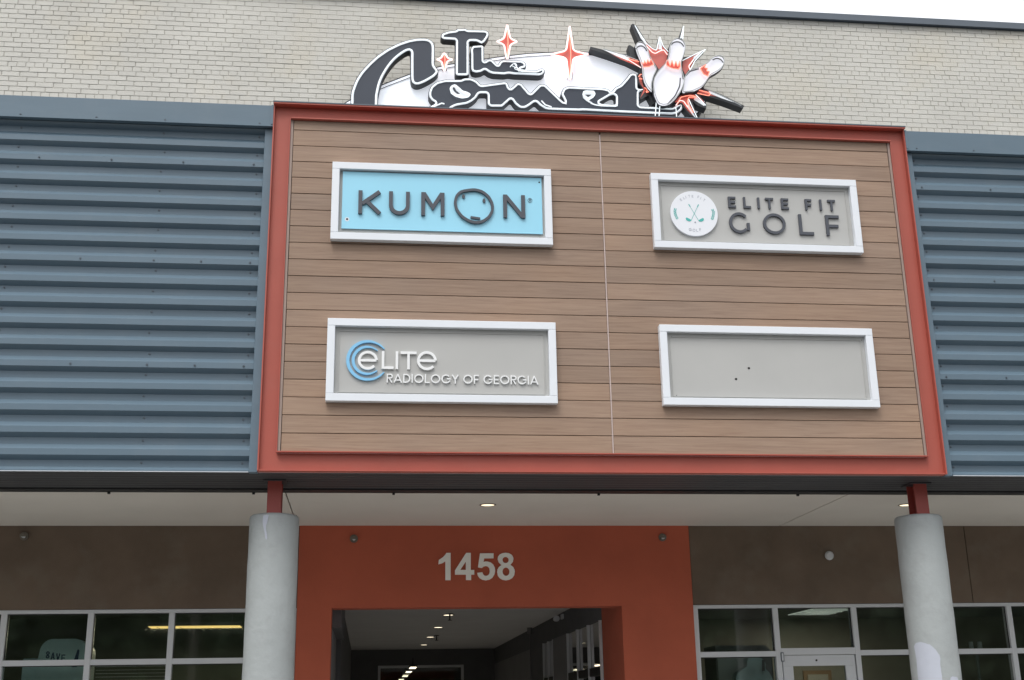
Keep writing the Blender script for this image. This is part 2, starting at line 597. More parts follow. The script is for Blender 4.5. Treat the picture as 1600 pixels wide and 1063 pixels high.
# stroke letters: centre lines in a w x 1 box, t = stroke width
def glyph(ch, w, t):
    h = t / 2
    if ch == 'K': return [([(h, 0), (h, 1)], 0), ([(h * 2, 0.44), (w - h * 0.8, 1 - h * .4)], 0), ([(w * 0.36, 0.56), (w - h * 0.6, h * .4)], 0)]
    if ch == 'U': return [([(h, 1)] + arc(w / 2, w / 2, w / 2 - h, w / 2 - h, 180, 360, 16) + [(w - h, 1)], 0)]
    if ch == 'M': return [([(h, 0), (h, 1)], 0), ([(w - h, 0), (w - h, 1)], 0), ([(h * 1.4, 0.97), (w / 2, 0.36), (w - h * 1.4, 0.97)], 0)]
    if ch == 'N': return [([(h, 0), (h, 1)], 0), ([(w - h, 0), (w - h, 1)], 0), ([(h * 1.2, 0.96), (w - h * 1.2, 0.04)], 0)]
    if ch == 'E': return [([(h, 0), (h, 1)], 0), ([(t, 1 - h), (w, 1 - h)], 0), ([(t, 0.5), (w * 0.92, 0.5)], 0), ([(t, h), (w, h)], 0)]
    if ch == 'F': return [([(h, 0), (h, 1)], 0), ([(t, 1 - h), (w, 1 - h)], 0), ([(t, 0.47), (w * 0.92, 0.47)], 0)]
    if ch == 'L': return [([(h, 0), (h, 1)], 0), ([(t, h), (w, h)], 0)]
    if ch == 'I': return [([(h, 0), (h, 1)], 0)]
    if ch == 'T': return [([(0, 1 - h), (w, 1 - h)], 0), ([(w / 2, 0), (w / 2, 1 - t)], 0)]
    if ch == 'O': return [(arc(w / 2, 0.5, w / 2 - h, 0.5 - h, 0, 360, 36)[:-1], 1)]
    if ch == 'G': return [(arc(w / 2, 0.5, w / 2 - h, 0.5 - h, 42, 345, 30) + [(w - h, 0.12), (w - h, 0.46)], 0), ([(w * 0.58, 0.46 + h), (w, 0.46 + h)], 0)] if t < 0.125 else \
        [(arc(w / 2, 0.5, w / 2 - h, 0.5 - h, 42, 318, 30), 0), ([(w - h, 0.15), (w - h, 0.50)], 0)]
    if ch == 'C': return [(arc(w / 2, 0.5, w / 2 - h, 0.5 - h, 42, 318, 30), 0)]
    if ch == 'D': return [([(h, 0), (h, 1)], 0), ([(t, 1 - h), (w * 0.4, 1 - h)] + arc(w * 0.4, 0.5, w * 0.6 - h, 0.5 - h, 90, -90, 16)[1:] + [(t, h)], 0)]
    if ch == 'R': return [([(h, 0), (h, 1)], 0), ([(t, 1 - h), (w * 0.6, 1 - h)] + arc(w * 0.6, 0.73, w * 0.36, 0.27 - h, 90, -90, 12)[1:] + [(t, 0.46 + h)], 0), ([(w * 0.5, 0.46), (w - h, 0)], 0)]
    if ch == 'A': return [([(h * .6, 0), (w / 2, 1 - h * .3)], 0), ([(w - h * .6, 0), (w / 2, 1 - h * .3)], 0), ([(w * 0.18, 0.3), (w * 0.82, 0.3)], 0)]
    if ch == 'Y': return [([(h * .6, 1), (w / 2, 0.45)], 0), ([(w - h * .6, 1), (w / 2, 0.45)], 0), ([(w / 2, 0), (w / 2, 0.45)], 0)]
    if ch == 'V': return [([(h * .6, 1), (w / 2, h * .3)], 0), ([(w - h * .6, 1), (w / 2, h * .3)], 0)]
    if ch == '8': return [(arc(w / 2, 0.25, w / 2 - h, 0.25 - h, 0, 360, 16)[:-1], 1), (arc(w / 2, 0.75, w / 2 - h, 0.25 - h, 0, 360, 16)[:-1], 1)]
    if ch == 'e': return [(arc(w / 2, 0.5, w / 2 - h, 0.5 - h, 2, 318, 32), 0), ([(t * 0.6, 0.5), (w - h, 0.5)], 0)]
    return []


def letter(ch, x0, z0, w, h, t, yf, depth, m, parent, name='letter'):
    b = MB()
    for k, (pts, cl) in enumerate(glyph(ch, w / h, t / h)):
        b.ribbon([(x0 + p[0] * h, z0 + p[1] * h) for p in pts], t, yf + k * 0.0007, yf + depth, bool(cl))
    return b.build(name, m, parent)


# ------------------------------------------------------------------ heights (metres above the pavement)
Z0 = 3.629            # underside of the canopy
ZT = 7.12             # top of the fascia
S = 3.1               # shop front wall plane
FX0, FX1 = -0.957, 5.256   # red frame

# ------------------------------------------------------------------ ground
g = MB().box(-300, 300, -400, -2.6, -0.35, -0.15).build('parking_lot', M['asphalt'])
tag(g, 'dark asphalt parking lot in front of the shop building', kind='structure')
g = MB().box(-40, 45, -2.6, S + 0.02, -0.2, 0.0).build('pavement', M['walk'])
tag(g, 'pale concrete pavement under the canopy', kind='structure')
g = MB().box(-300, 300, S + 0.02, 300, -0.4, -0.02).build('ground', M['walk'])
tag(g, 'concrete ground and floor slab beneath the building', kind='structure')
for k in range(14):
    o = box('parking_line', M['signwhite'], None, -19 + k * 2.75, -18.9 + k * 2.75, -8.0, -2.9, -0.149, -0.146)
    tag(o, kind='structure')

# ------------------------------------------------------------------ brick wall with coping
wall = thing('brick_wall', 'cream painted brick upper wall rising behind the canopy and the neon sign', 'wall', (0, S, ZT))
MS, MH_ = MB().box(-0.1, 0.1, 0, 0.09, 0, 0.0602), MB().box(-0.0475, 0.0475, 0, 0.09, 0, 0.0602)
me_s = MS.mesh('brick', M['brick'], (0, 0, 0), bevel=0.002)
me_h = MH_.mesh('brick_header', M['brick'], (0, 0, 0), bevel=0.002)
box('mortar_backing', M['mortar'], wall, -16, 20, S + 0.006, S + 0.2, ZT - 0.6, 10.384)
CH, PX = 0.0662, 0.2092
zb0 = 8.822 - CH / 2
rows = range(-26, 26)
cand = []
for r in rows:
    z = zb0 + r * CH
    hdr = (r % 6 == 0)
    pitch = PX / 2 if hdr else PX
    off = ((r % 2) * 0.5 * PX + (0.013 if r % 4 < 2 else 0)) if not hdr else 0.02
    n0 = int(-15.5 / pitch)
    n1 = int(19.5 / pitch)
    for k in range(n0, n1):
        x = -4.296 + PX / 2 + k * pitch + off + random.uniform(-0.002, 0.002)
        if x < -15.5 or x > 19.5: continue
        if z + CH > 10.41: continue
        c = Vector((x, S, z + CH / 2)) - CAM
        dz = c.dot(FW)
        px, py = 800 + FPX * c.dot(RX) / dz, 531.5 - FPX * c.dot(UP) / dz
        vis = -5 < px < 1605 and -3 < py < 240 and z > 8.66
        insign = 545 < px < 1100 and py > 80
        a = (0.5 if hdr else 1) / dz ** 2 * (0.9 + 0.1 * math.cos(0)) if (vis and not insign) else 0
        cand.append((a, x, z, hdr))
cand.sort(key=lambda q: -q[0])
for k, (a, x, z, hdr) in enumerate(cand[:299]):
    o = bpy.data.objects.new('brick', me_h if hdr else me_s)
    place(o, wall, (x, S - 0.002 + random.uniform(-0.0018, 0.0018), z + random.uniform(-0.0012, 0.0012)))
rest = MB()
for a, x, z, hdr in cand[299:]:
    hw = 0.0475 if hdr else 0.1
    y = S - 0.002 + random.uniform(-0.0018, 0.0018)
    if z < ZT - 0.1: continue
    zz = z + random.uniform(-0.0012, 0.0012)
    rest.box(x - hw, x + hw, y, y + 0.05, zz, zz + 0.0602)
o = rest.build('brick', M['brick'], wall)
o['kind'] = 'stuff'
cp = MB().prism([(-16, 10.385), (20, 10.385), (20, 10.478), (-16, 10.478)], S - 0.05, S + 0.35)
o = cp.build('coping', M['coping'], wall)
box('coping_drip', M['coping'], wall, -16, 20, S - 0.062, S - 0.0505, 10.378, 10.392)
box('wall_body', M['mortar'], wall, -16, 20, S + 0.2, S + 0.34, 6.9, 10.384)

# ------------------------------------------------------------------ corrugated cladding
PITCH = 0.1953


def corrugated(name, label, x0, x1, trimx, side, screws):
    root = thing(name, label, 'cladding', ((x0 + x1) / 2, 0, Z0), group='corrugated metal cladding beside the red frame')
    ztop = 6.905
    yo, yi = 0.0, 0.050
    ribs = 17
    # sheets five ribs high, lapped
    edges = [0, 2, 7, 12, 17]
    for a, b in zip(edges[:-1], edges[1:]):
        prof = []
        lap = 0.0012 * (edges.index(a) % 2)
        for k in range(a, b):
            zt = ztop - 0.012 - k * PITCH      # top of the dark underside
            # underside, inner flat, upper slope, outer flat
            prof += [(yo, zt), (yi, zt - 0.036), (yi, zt - 0.094), (yo, zt - 0.142)]
        prof.append((yo, ztop - 0.012 - b * PITCH))
        m = MB()
        for y, z in prof:
            z = max(z, Z0 + 0.012)
            m.v += [(x0, y - lap, z), (x1, y - lap, z)]
        for i in range(len(prof) - 1):
            m.f.append((2 * i, 2 * i + 1, 2 * i + 3, 2 * i + 2))
        m.build('corrugated_sheet', M['clad'], root)
    box('backing_wall', M['black'], root, x0, x1, 0.065, 0.09, Z0 + 0.01, ZT - 0.02)
    # top flashing with a folded lip, end trim, base trim
    fl = MB().box(x0, x1, -0.055, 0.062, 6.90, ZT - 0.006)
    fl.box(x0, x1, -0.064, -0.0555, 6.895, 6.912)
    fl.build('top_flashing', M['clad'], root)
    if side > 0:   # trim at the left end of the right-hand cladding
        MB().box(trimx, trimx + 0.075, -0.012, 0.064, Z0 - 0.006, 6.894).build('edge_trim', M['clad'], root, bevel=0.003)
        MB().box(trimx, trimx + 0.02, -0.07, -0.0555, 6.913, ZT - 0.006).build('edge_trim', M['clad'], root)
    else:
        MB().box(trimx - 0.075, trimx, -0.012, 0.064, Z0 - 0.006, 6.894).build('edge_trim', M['clad'], root, bevel=0.003)
        MB().box(trimx - 0.02, trimx, -0.07, -0.0555, 6.913, ZT - 0.006).build('edge_trim', M['clad'], root)
    xb0, xb1 = (x0, trimx - 0.076) if side < 0 else (trimx + 0.076, x1)
    MB().box(xb0, xb1, -0.014, 0.03, Z0 - 0.002, Z0 + 0.0115).build('base_trim', M['clad'], root)
    MB().box(xb0, xb1, -0.020, -0.0145, Z0 - 0.008, Z0 - 0.0025).build('base_lip', M['alu'], root)  # pale colour stands for light catching the lip
    # screws
    sm = MB().lathe((0, 0, 0), [(0.0105, 0), (0.0105, 0.003), (0.0065, 0.003), (0.006, 0.010), (0.0, 0.0105)], n=8)
    sm.v = [(x, -z, y) for x, y, z in sm.v]
    me = sm.mesh('screw', M['screw'], (0, 0, 0))
    pos = []
    for k in range(17):
        zz = ztop - 0.012 - k * PITCH - 0.056
        if zz < Z0 + 0.05: continue
        for x in screws[0]:
            pos.append((x + random.uniform(-0.012, 0.012), yi, zz + random.uniform(-0.004, 0.004)))
    for k, xs in screws[1]:
        zz = ztop - 0.012 - k * PITCH + 0.024
        for x in xs:
            pos.append((x, yo, zz))
    for x in screws[2]:
        pos.append((x, -0.0555, 6.922))
    for p in pos:
        o = bpy.data.objects.new('screw', me)
        place(o, root, p)
    return root


corrugated('corrugated_cladding', 'blue grey corrugated metal cladding to the left of the red frame', -12, -0.958, -0.958, -1,
           ([-5.9, -4.55, -3.24, -1.955, -1.10], [(2, [-3.045, -2.405, -1.762, -1.122]), (7, [-3.3, -2.598, -1.96, -1.544, -1.11]),
            (12, [-3.2, -2.597, -1.95, -1.542, -1.12])], [-4.5, -3.9, -3.235, -2.561, -1.943, -1.08]))
corrugated('corrugated_cladding', 'blue grey corrugated metal cladding to the right of the red frame', 5.2575, 14, 5.2575, 1,
           ([5.385, 7.1, 8.6, 10.1], [(2, [5.40, 6.12, 6.9]), (7, [5.40, 6.02, 6.8]), (12, [5.40, 6.0, 6.9])], [5.37, 5.97, 6.6, 7.2]))

# ------------------------------------------------------------------ red frame with the plank panel
por = thing('plank_panel', 'large brown wood plank panel in a red steel frame above the entrance', 'sign panel', (2.15, 0, Z0))
IX0, IX1, IZ0, IZ1 = -0.793, 5.088, 3.802, 6.972      # plank opening
WEB = -0.02
LIP = -0.085
t_ = 0.012
# webs
box('frame_member', M['red'], por, FX0 + t_, IX0 - 0.008, WEB, 0.03, Z0 + t_, 7.119).name
box('frame_member', M['red'], por, IX1 + 0.008, FX1 - t_, WEB, 0.03, Z0 + t_, 7.119)
box('frame_member', M['red'], por, IX0 - 0.008, IX1 + 0.008, WEB + 0.001, 0.03, IZ1 + 0.012, 7.119)
box('frame_member', M['red'], por, IX0 - 0.008, IX1 + 0.008, WEB + 0.001, 0.03, Z0 + t_, IZ0 - 0.012)
# outer lips
box('outer_lip', M['red'], por, FX0, FX0 + t_ - .001, LIP + 0.02, 0.03, Z0, 7.119)
box('outer_lip', M['red'], por, FX1 - t_ + .001, FX1, LIP + 0.02, 0.03, Z0, 7.119)
box('outer_lip', M['red'], por, FX0 + t_, FX1 - t_, LIP + 0.03, 0.03, Z0, Z0 + t_ - 0.001)
box('outer_lip', M['red'], por, FX0, FX1, LIP - 0.01, 0.03, 7.12, 7.134)
box('cap_flashing', M['coping'], por, FX0 - 0.004, FX1 + 0.004, LIP - 0.014, 0.05, 7.1345, 7.146)
# inner lips around the planks
box('inner_lip', M['red'], por, IX0 - 0.008, IX0 - 0.001, -0.068, WEB - 0.0005, IZ0 - 0.012, IZ1 + 0.012)
box('inner_lip', M['red'], por, IX1 + 0.001, IX1 + 0.008, -0.068, WEB - 0.0005, IZ0 - 0.012, IZ1 + 0.012)
box('inner_lip', M['red'], por, IX0 - 0.0005, IX1 + 0.0005, -0.092, WEB - 0.0005, IZ1 + 0.002, IZ1 + 0.012)
box('inner_lip', M['red'], por, IX0 - 0.0005, IX1 + 0.0005, -0.072, WEB - 0.0005, IZ0 - 0.012, IZ0 - 0.002)
# edge trim beside the planks
JX = 2.155
box('plank_backing', M['plank_edge'], por, IX0, IX1, -0.03, -0.0215, IZ0, IZ1)
PP = 0.1617
for side, (xa, xb) in enumerate(((IX0 + 0.028, JX - 0.006), (JX + 0.006, IX1 - 0.028))):
    k = 0
    z = IZ0
    while z < IZ1 - 0.02:
        zt = min(z + PP - 0.0055, IZ1)
        y = -0.052 + random.uniform(-0.0012, 0.0012)
        MB().box(xa + random.uniform(0, .002), xb - random.uniform(0, .002), y, -0.0305, z, zt).build('plank', M['plank'], por, bevel=0.0025)
        z += PP
box('plank_end_trim', M['endtrim'], por, IX0 + 0.001, IX0 + 0.024, -0.056, -0.0305, IZ0, IZ1)
box('plank_end_trim', M['endtrim'], por, IX1 - 0.024, IX1 - 0.001, -0.056, -0.0305, IZ0, IZ1)
box('joint_strip', M['joint'], por, JX - 0.0055, JX + 0.0055, -0.054, -0.0305, IZ0, IZ1 - 0.03)

# ------------------------------------------------------------------ canopy: underside, soffit, roof deck
can = thing('canopy', 'projecting canopy with dark metal underside and off white soffit', 'canopy', (2, 1.5, Z0))
us = MB()
y = 0.042
while y < 0.70:      # shallow ribs running along the building
    us.add([(-12, y, Z0 + .002), (14, y, Z0 + .002), (14, y + 0.09, Z0 + .002), (-12, y + 0.09, Z0 + .002)], [(0, 1, 2, 3)])
    us.add([(-12, y + 0.09, Z0 + .002), (14, y + 0.09, Z0 + .002), (14, y + 0.1, Z0 + .007), (-12, y + 0.1, Z0 + .007)], [(0, 1, 2, 3)])
    us.add([(-12, y + 0.1, Z0 + .007), (14, y + 0.1, Z0 + .007), (14, y + 0.108, Z0 + .002), (-12, y + 0.108, Z0 + .002)], [(0, 1, 2, 3)])
    y += 0.108
us.build('metal_underside', M['dark'], can)
box('edge_channel', M['black'], can, -12, 14, 0.80, 0.955, Z0 - 0.012, Z0 + 0.06)
for x in (-2.38, -1.07, 0.23, 2.2, 4.19, -3.6):
    MB().box(x - 0.012, x + 0.012, 0.93, 0.954, Z0 - 0.03, Z0 - 0.0125).build('clip', M['black'], can)
for xa, xb in ((-12, -0.790), (-0.777, 4.729), (4.743, 14)):
    box('soffit_panel', M['soffit'], can, xa, xb, 0.956, S - 0.002, Z0 + 0.001, Z0 + 0.05)
box('soffit_backing', M['plank_edge'], can, -12, 14, 0.956, S - 0.002, Z0 + 0.0505, Z0 + 0.08)
box('roof_deck', M['coping'], can, -12, 14, 0.1, S - 0.002, 6.8, 6.9)


def downlight(name, label, x, y, z, r, lens, trim, group, power=0):
    t = thing(name, label, 'ceiling light', (x, y, z), group)
    m = MB().lathe((x, y, z), [(r * 0.82, 0.0), (r * 0.84, -0.006), (r, -0.004), (r, 0.0)], n=28)
    m.f.pop()
    m.build('trim_ring', trim, t, smooth=True)
    MB().cyl((x, y, z - 0.003), r * 0.8, 0.002, n=28).build('lens', lens, t)
    return t


downlight('downlight', 'round warm downlight in the soffit above the house number', 1.196, 1.67, Z0, 0.085, M['warmlight'], M['brass'], 'round downlights in the soffit')
downlight('downlight', 'round warm downlight in the soffit behind the red post of the right column', 5.612, 1.62, Z0, 0.085, M['warmlight'], M['brass'], 'round downlights in the soffit')


# ------------------------------------------------------------------ columns with steel posts
def column(x, label, patches):
    root = thing('concrete_column', label, 'column', (x, 0.5, 0), 'round grey columns under the canopy')
    zt = 3.325
    r = 0.218
    pr = [(r, 0.0)]
    for k in range(1, 22):
        pr.append((r + 0.0015 * math.sin(k * 2.1), zt * k / 22))
    pr += [(r, zt - 0.03), (r - 0.004, zt - 0.012), (r - 0.016, zt - 0.001), (r - 0.05, zt + 0.006), (0.02, zt + 0.022)]
    MB().lathe((x, 0.5, 0), pr, n=64).build('shaft', M['conc'], root, smooth=True)
    # wide-flange post: two flanges and a web
    w, d = 0.062, 0.155
    y0 = 0.37
    p = MB()
    p.box(x - w, x + w, y0, y0 + 0.012, zt + 0.004, Z0 + 0.001)
    p.box(x - 0.006, x + 0.006, y0 + 0.0125, y0 + d - 0.0005, zt + 0.004, Z0 + 0.001)
    p.box(x - w, x + w, y0 + d, y0 + d + 0.012, zt + 0.004, Z0 + 0.001)
    p.build('steel_post', M['redpost'], root)
    MB().box(x - 0.1, x + 0.1, y0 - 0.03, y0 + d + 0.04, Z0 - 0.01, Z0 - 0.0005).build('cap_plate', M['dark'], root)
    for poly in patches:       # poly in (angle deg, z); thin paint skin on the shaft
        m = MB()
        rr = r + 0.0035
        fine = rounded(poly, 3, 3) if False else poly
        cx = sum(p[0] for p in fine) / len(fine)
        cz = sum(p[1] for p in fine) / len(fine)
        rings = 6
        n = len(fine)
        for i in range(rings + 1):
            f = i / rings
            for a, z in fine:
                aa = math.radians(cx + (a - cx) * f)
                zz = cz + (z - cz) * f
                m.v.append((x + rr * math.cos(aa), 0.5 + rr * math.sin(aa), zz))
        for i in range(rings):
            for j in range(n):
                j2 = (j + 1) % n
                m.f.append((i * n + j, i * n + j2, (i + 1) * n + j2, (i + 1) * n + j))
        m.build('paint_patch', M['patch'], root, smooth=True)
    return root


def blob(ca, cz, ra, rz, seed, n=26, drip=0.0):
    rnd = random.Random(seed)
    out = []
    ph = [rnd.uniform(0, 6.28) for _ in range(4)]
    for i in range(n):
        a = 2 * PI * i / n
        k = 1 + 0.14 * math.sin(2 * a + ph[0]) + 0.1 * math.sin(3 * a + ph[1]) + 0.05 * math.sin(7 * a + ph[2])
        out.append((ca + ra * k * math.cos(a), cz + rz * k * math.sin(a)))
    return out


drip = [(-112, 3.30), (-104, 3.305), (-99, 3.30), (-101, 3.25), (-104, 3.21), (-104, 3.17), (-101, 3.13), (-100, 3.10), (-102, 3.085), (-105, 3.10), (-107, 3.15), (-110, 3.19), (-112, 3.22), (-113, 3.26)]
column(-0.835, 'round grey concrete column at the left of the entrance with a white paint drip at its top', [drip])
pz = at(1445, 1003, 0.28).z
qz = at(1484, 1057, 0.28).z
column(5.19, 'round grey concrete column at the right of the entrance with a large white paint patch', [
    [(-163, pz - 0.03), (-157, pz - 0.005), (-150, pz), (-143, pz + 0.003), (-136, pz - 0.004), (-131, pz - 0.01), (-126, pz - 0.02), (-122, pz - 0.022), (-116, pz - 0.045), (-110, pz - 0.07), (-106, pz - 0.10), (-103, pz - 0.115), (-102, pz - 0.15), (-104, pz - 0.2), (-103, pz - 0.3), (-105, pz - 0.45),
     (-110, pz - 0.6), (-125, pz - 0.66), (-145, pz - 0.6), (-158, pz - 0.5), (-162, pz - 0.3), (-160, pz - 0.15)],
    [(-85, qz - 0.03), (-82, qz - 0.008), (-77, qz), (-70, qz - 0.004), (-63, qz - 0.006), (-60, qz - 0.02), (-58, qz - 0.08), (-62, qz - 0.2), (-75, qz - 0.25), (-86, qz - 0.15)]])

# ------------------------------------------------------------------ front walls under the canopy
H_ST = 2.735
stl = thing('stucco_wall', 'dark brown stucco wall band above the left windows', 'wall', (-6, S, H_ST))
box('stucco_panel', M['brown'], stl, -12, -0.756, S, S + 0.3, 2.743, Z0 + 0.2)
strr = thing('stucco_wall', 'dark brown stucco wall band above the right windows and door', 'wall', (8, S, H_ST))
box('stucco_panel', M['brown'], strr, 3.652, 6.976, S, S + 0.3, 2.743, Z0 + 0.2)
box('stucco_panel', M['brown'], strr, 6.986, 14, S, S + 0.3, 2.743, Z0 + 0.2)
box('joint_backing', M['plank_edge'], strr, 6.97, 6.99, S + 0.012, S + 0.28, 2.75, Z0 + 0.2)

ent = thing('entrance_wall', 'rust red stucco wall around the open passage under the house number', 'wall', (1.45, S, 0))
EX0, EX1 = -0.755, 3.646
OX0, OX1 = -0.382, 2.828
yr = S - 0.015
box('wall_head', M['rust'], ent, EX0, EX1, yr, S + 0.25, H_ST, Z0 + 0.2)
box('wall_pier', M['rust'], ent, EX0, OX0, yr, S + 0.30, 0.0, H_ST - 0.0005)
box('wall_pier', M['rust'], ent, OX1, EX1, yr, S + 0.30, 0.0, H_ST - 0.0005)
box('side_return', M['rust'], ent, OX1 + 0.0, OX1 + 0.2, S + 0.3005, 4.29, 0.0, 3.3)

# passage
PC = 3.002
tag(box('passage_ceiling', M['passceil'], None, OX0 - 0.6, OX1 + 0.6, S + 0.2505, 17.3, PC, PC + 0.1), kind='structure')
tag(box('passage_floor', M['walk'], None, OX0 - 0.6, OX1 + 0.6, S + 0.021, 17.3, -0.015, 0.0), kind='structure')
pl = thing('passage_wall', 'dark left side wall of the open passage', 'wall', (OX0, 8, 0))
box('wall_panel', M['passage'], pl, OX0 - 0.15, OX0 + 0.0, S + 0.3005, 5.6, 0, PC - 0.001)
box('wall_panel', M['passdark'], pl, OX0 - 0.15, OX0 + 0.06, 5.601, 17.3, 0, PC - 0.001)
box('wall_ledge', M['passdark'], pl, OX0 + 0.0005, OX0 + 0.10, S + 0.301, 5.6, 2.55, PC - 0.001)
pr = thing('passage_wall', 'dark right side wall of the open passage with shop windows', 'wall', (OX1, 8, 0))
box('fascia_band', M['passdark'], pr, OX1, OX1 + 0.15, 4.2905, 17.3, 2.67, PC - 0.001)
box('pilaster', M['passage'], pr, OX1 - 0.03, OX1 + 0.15, 6.80, 8.1, 0, 2.669)
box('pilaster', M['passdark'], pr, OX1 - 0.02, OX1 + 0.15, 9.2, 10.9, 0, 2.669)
box('wall_panel', M['passage'], pr, OX1, OX1 + 0.15, 10.9005, 17.3, 0, 2.669)
for (ya, yb) in ((4.30, 6.79), (8.11, 9.19)):
    n = 3 if yb - ya > 2 else 2
    st = (yb - ya) / n
    w = thing('passage_window', 'white framed shop window in the passage wall ' + ('beside the rust red return' if ya < 5 else 'beyond the grey pilaster'), 'window', (OX1, (ya + yb) / 2, 0))
    for k in range(n + 1):
        yy = ya + k * st
        box('mullion', M['alu'], w, OX1 - 0.036, OX1 - 0.001, max(ya, yy - 0.03), min(yb, yy + 0.03), 0.1, 2.668)
    for z in (2.03, 0.1):
        for k in range(n):
            box('rail', M['black'], w, OX1 - 0.03, OX1 - 0.002, ya + k * st + 0.036, ya + (k + 1) * st - 0.036, z, z + 0.10)
    for k in range(n):
        box('pane', M['glassdark'], w, OX1 + 0.002, OX1 + 0.008, ya + k * st + 0.036, ya + (k + 1) * st - 0.036, 2.131, 2.667)
        box('pane', M['glassdark'], w, OX1 + 0.002, OX1 + 0.008, ya + k * st + 0.036, ya + (k + 1) * st - 0.036, 0.201, 2.029)
box('passage_backing', M['roomdark'], pr, OX1 + 0.6, OX1 + 0.7, 4.3, 10, 0, PC)
ew = thing('passage_end_wall', 'near black end wall of the passage with one framed window', 'wall', (1.2, 17, 0))
BW0, BW1, BZ = 0.262, 2.14, 2.66
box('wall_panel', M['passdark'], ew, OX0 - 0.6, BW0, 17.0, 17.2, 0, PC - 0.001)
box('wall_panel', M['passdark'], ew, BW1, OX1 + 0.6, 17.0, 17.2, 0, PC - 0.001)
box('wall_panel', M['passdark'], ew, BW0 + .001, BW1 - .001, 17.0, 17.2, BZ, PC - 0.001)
box('window_frame', M['alu'], ew, BW0 + .001, BW1 - .001, 16.97, 17.05, BZ - 0.055, BZ - 0.001)
box('window_frame', M['alu'], ew, BW0 + .001, BW0 + 0.055, 16.97, 17.05, 0.0, BZ - 0.0555)
box('window_frame', M['alu'], ew, BW1 - 0.055, BW1 - 0.001, 16.97, 17.05, 0.0, BZ - 0.0555)
box('pane', M['glass'], ew, BW0 + 0.056, BW1 - 0.056, 17.0, 17.006, 0.0, BZ - 0.056)
tag(box('interior_wall', M['passdark'], None, -1.5, 4.5, 30.0, 30.1, 0, 3.0), kind='structure')
tag(box('interior_wall', M['passdark'], None, -1.6, -1.501, 17.301, 30, 0, 3.0), kind='structure')
tag(box('interior_wall', M['passdark'], None, 4.501, 4.6, 17.301, 30, 0, 3.0), kind='structure')
tag(box('interior_ceiling', M['passdark'], None, -1.5, 4.5, 17.301, 30, 2.72, 2.8), kind='structure')
where = ['nearest the window frame top', 'second below the window frame top', 'third below the window frame top', 'lowest in view']
for k, (px, py) in enumerate(((645, 1044.2), (638.5, 1050.8), (633, 1057.2), (627, 1062.5))):
    zz = 2.52
    q = atz(px, py, zz)
    t = thing('hanging_panel_lamp', 'small lit square lamp beyond the passage end window, ' + where[k], 'ceiling light', (q.x, q.y, zz), 'lit square lamps beyond the end window')
    MB().box(q.x - 0.06, q.x + 0.06, q.y - 0.35, q.y + 0.35, zz, zz + 0.01).build('diffuser', M['corrlight'], t)
    MB().box(q.x - 0.07, q.x + 0.07, q.y - 0.36, q.y + 0.36, zz + 0.0105, zz + 0.05).build('housing', M['black'], t)
    MB().box(q.x - 0.01, q.x + 0.01, q.y - 0.01, q.y + 0.01, zz + 0.0505, 2.719).build('hanger', M['black'], t)
descr = ['nearest the street', 'second from the street', 'third from the street', 'farthest down the passage']
for k in range(4):
    downlight('passage_downlight', 'small round lit ceiling lamp in the passage, ' + descr[k], 1.183, 7.57 + 2.567 * k, PC, 0.09, M['corrlight'], M['brass'], 'row of lit ceiling lamps in the passage')
    if k < 4:
        ld = bpy.data.lights.new('passage_lamp_light', 'SPOT')
        ld.spot_size = math.radians(130)
        ld.spot_blend = 0.6
        ld.energy = 38
        ld.color = (1, 0.93, 0.82)
        ld.shadow_soft_size = 0.06
        lo = bpy.data.objects.new('passage_lamp_light', ld)
        C.objects.link(lo)
        lo.location = (1.183, 7.57 + 2.567 * k, PC - 0.03)


def sprinkler(name, label, x, y, z):
    t = thing(name, label, 'sprinkler', (x, y, z), 'ceiling sprinklers in the passage')
    MB().cyl((x, y, z - 0.012), 0.05, 0.011, n=16).build('escutcheon', M['black'], t)
    MB().cyl((x, y, z - 0.09), 0.012, 0.078, n=8).build('stem', M['black'], t)
    MB().cyl((x, y, z - 0.098), 0.03, 0.007, n=12).build('deflector', M['black'], t)


sprinkler('sprinkler_head', 'small black sprinkler in front of the nearest passage lamp', 1.19, 7.35, PC)
sprinkler('sprinkler_head', 'small black sprinkler beside the third passage lamp', 1.27, 12.2, PC)


def wall_fixture(label, px, py, col, r, name, cat):
    p = at(px, py, S - 0.016)
    t = thing(name, label, cat, (p.x, p.y, p.z))
    MB().cyl((p.x, p.y - 0.012, p.z), r, 0.0115, axis='y', n=20).build('base_plate', col, t)
    if name == 'sprinkler_head':
        MB().cyl((p.x, p.y - 0.06, p.z - 0.004), r * 0.42, 0.0475, axis='y', n=12).build('nozzle', M['alu'], t)
        MB().box(p.x - r * 0.7, p.x + r * 0.7, p.y - 0.066, p.y - 0.0605, p.z - 0.012, p.z + 0.012).build('deflector', M['brass'], t)
    else:
        MB().cyl((p.x, p.y - 0.03, p.z), r * 0.7, 0.0175, axis='y', n=20, r2=r * 0.93).build('cover', col, t)


wall_fixture('small metal sidewall sprinkler on the brown wall at far left', 38, 838, M['brass'], 0.045, 'sprinkler_head', 'sprinkler')
wall_fixture('small metal sidewall sprinkler on the rust red wall beside the left column', 553, 842, M['brass'], 0.045, 'sprinkler_head', 'sprinkler')
wall_fixture('small metal sidewall sprinkler on the rust red wall near its right edge', 1035, 840, M['brass'], 0.045, 'sprinkler_head', 'sprinkler')
wall_fixture('round white cover plate on the brown wall above the glass door', 1295.5, 868.5, M['alu'], 0.052, 'wall_plate', 'cover plate')
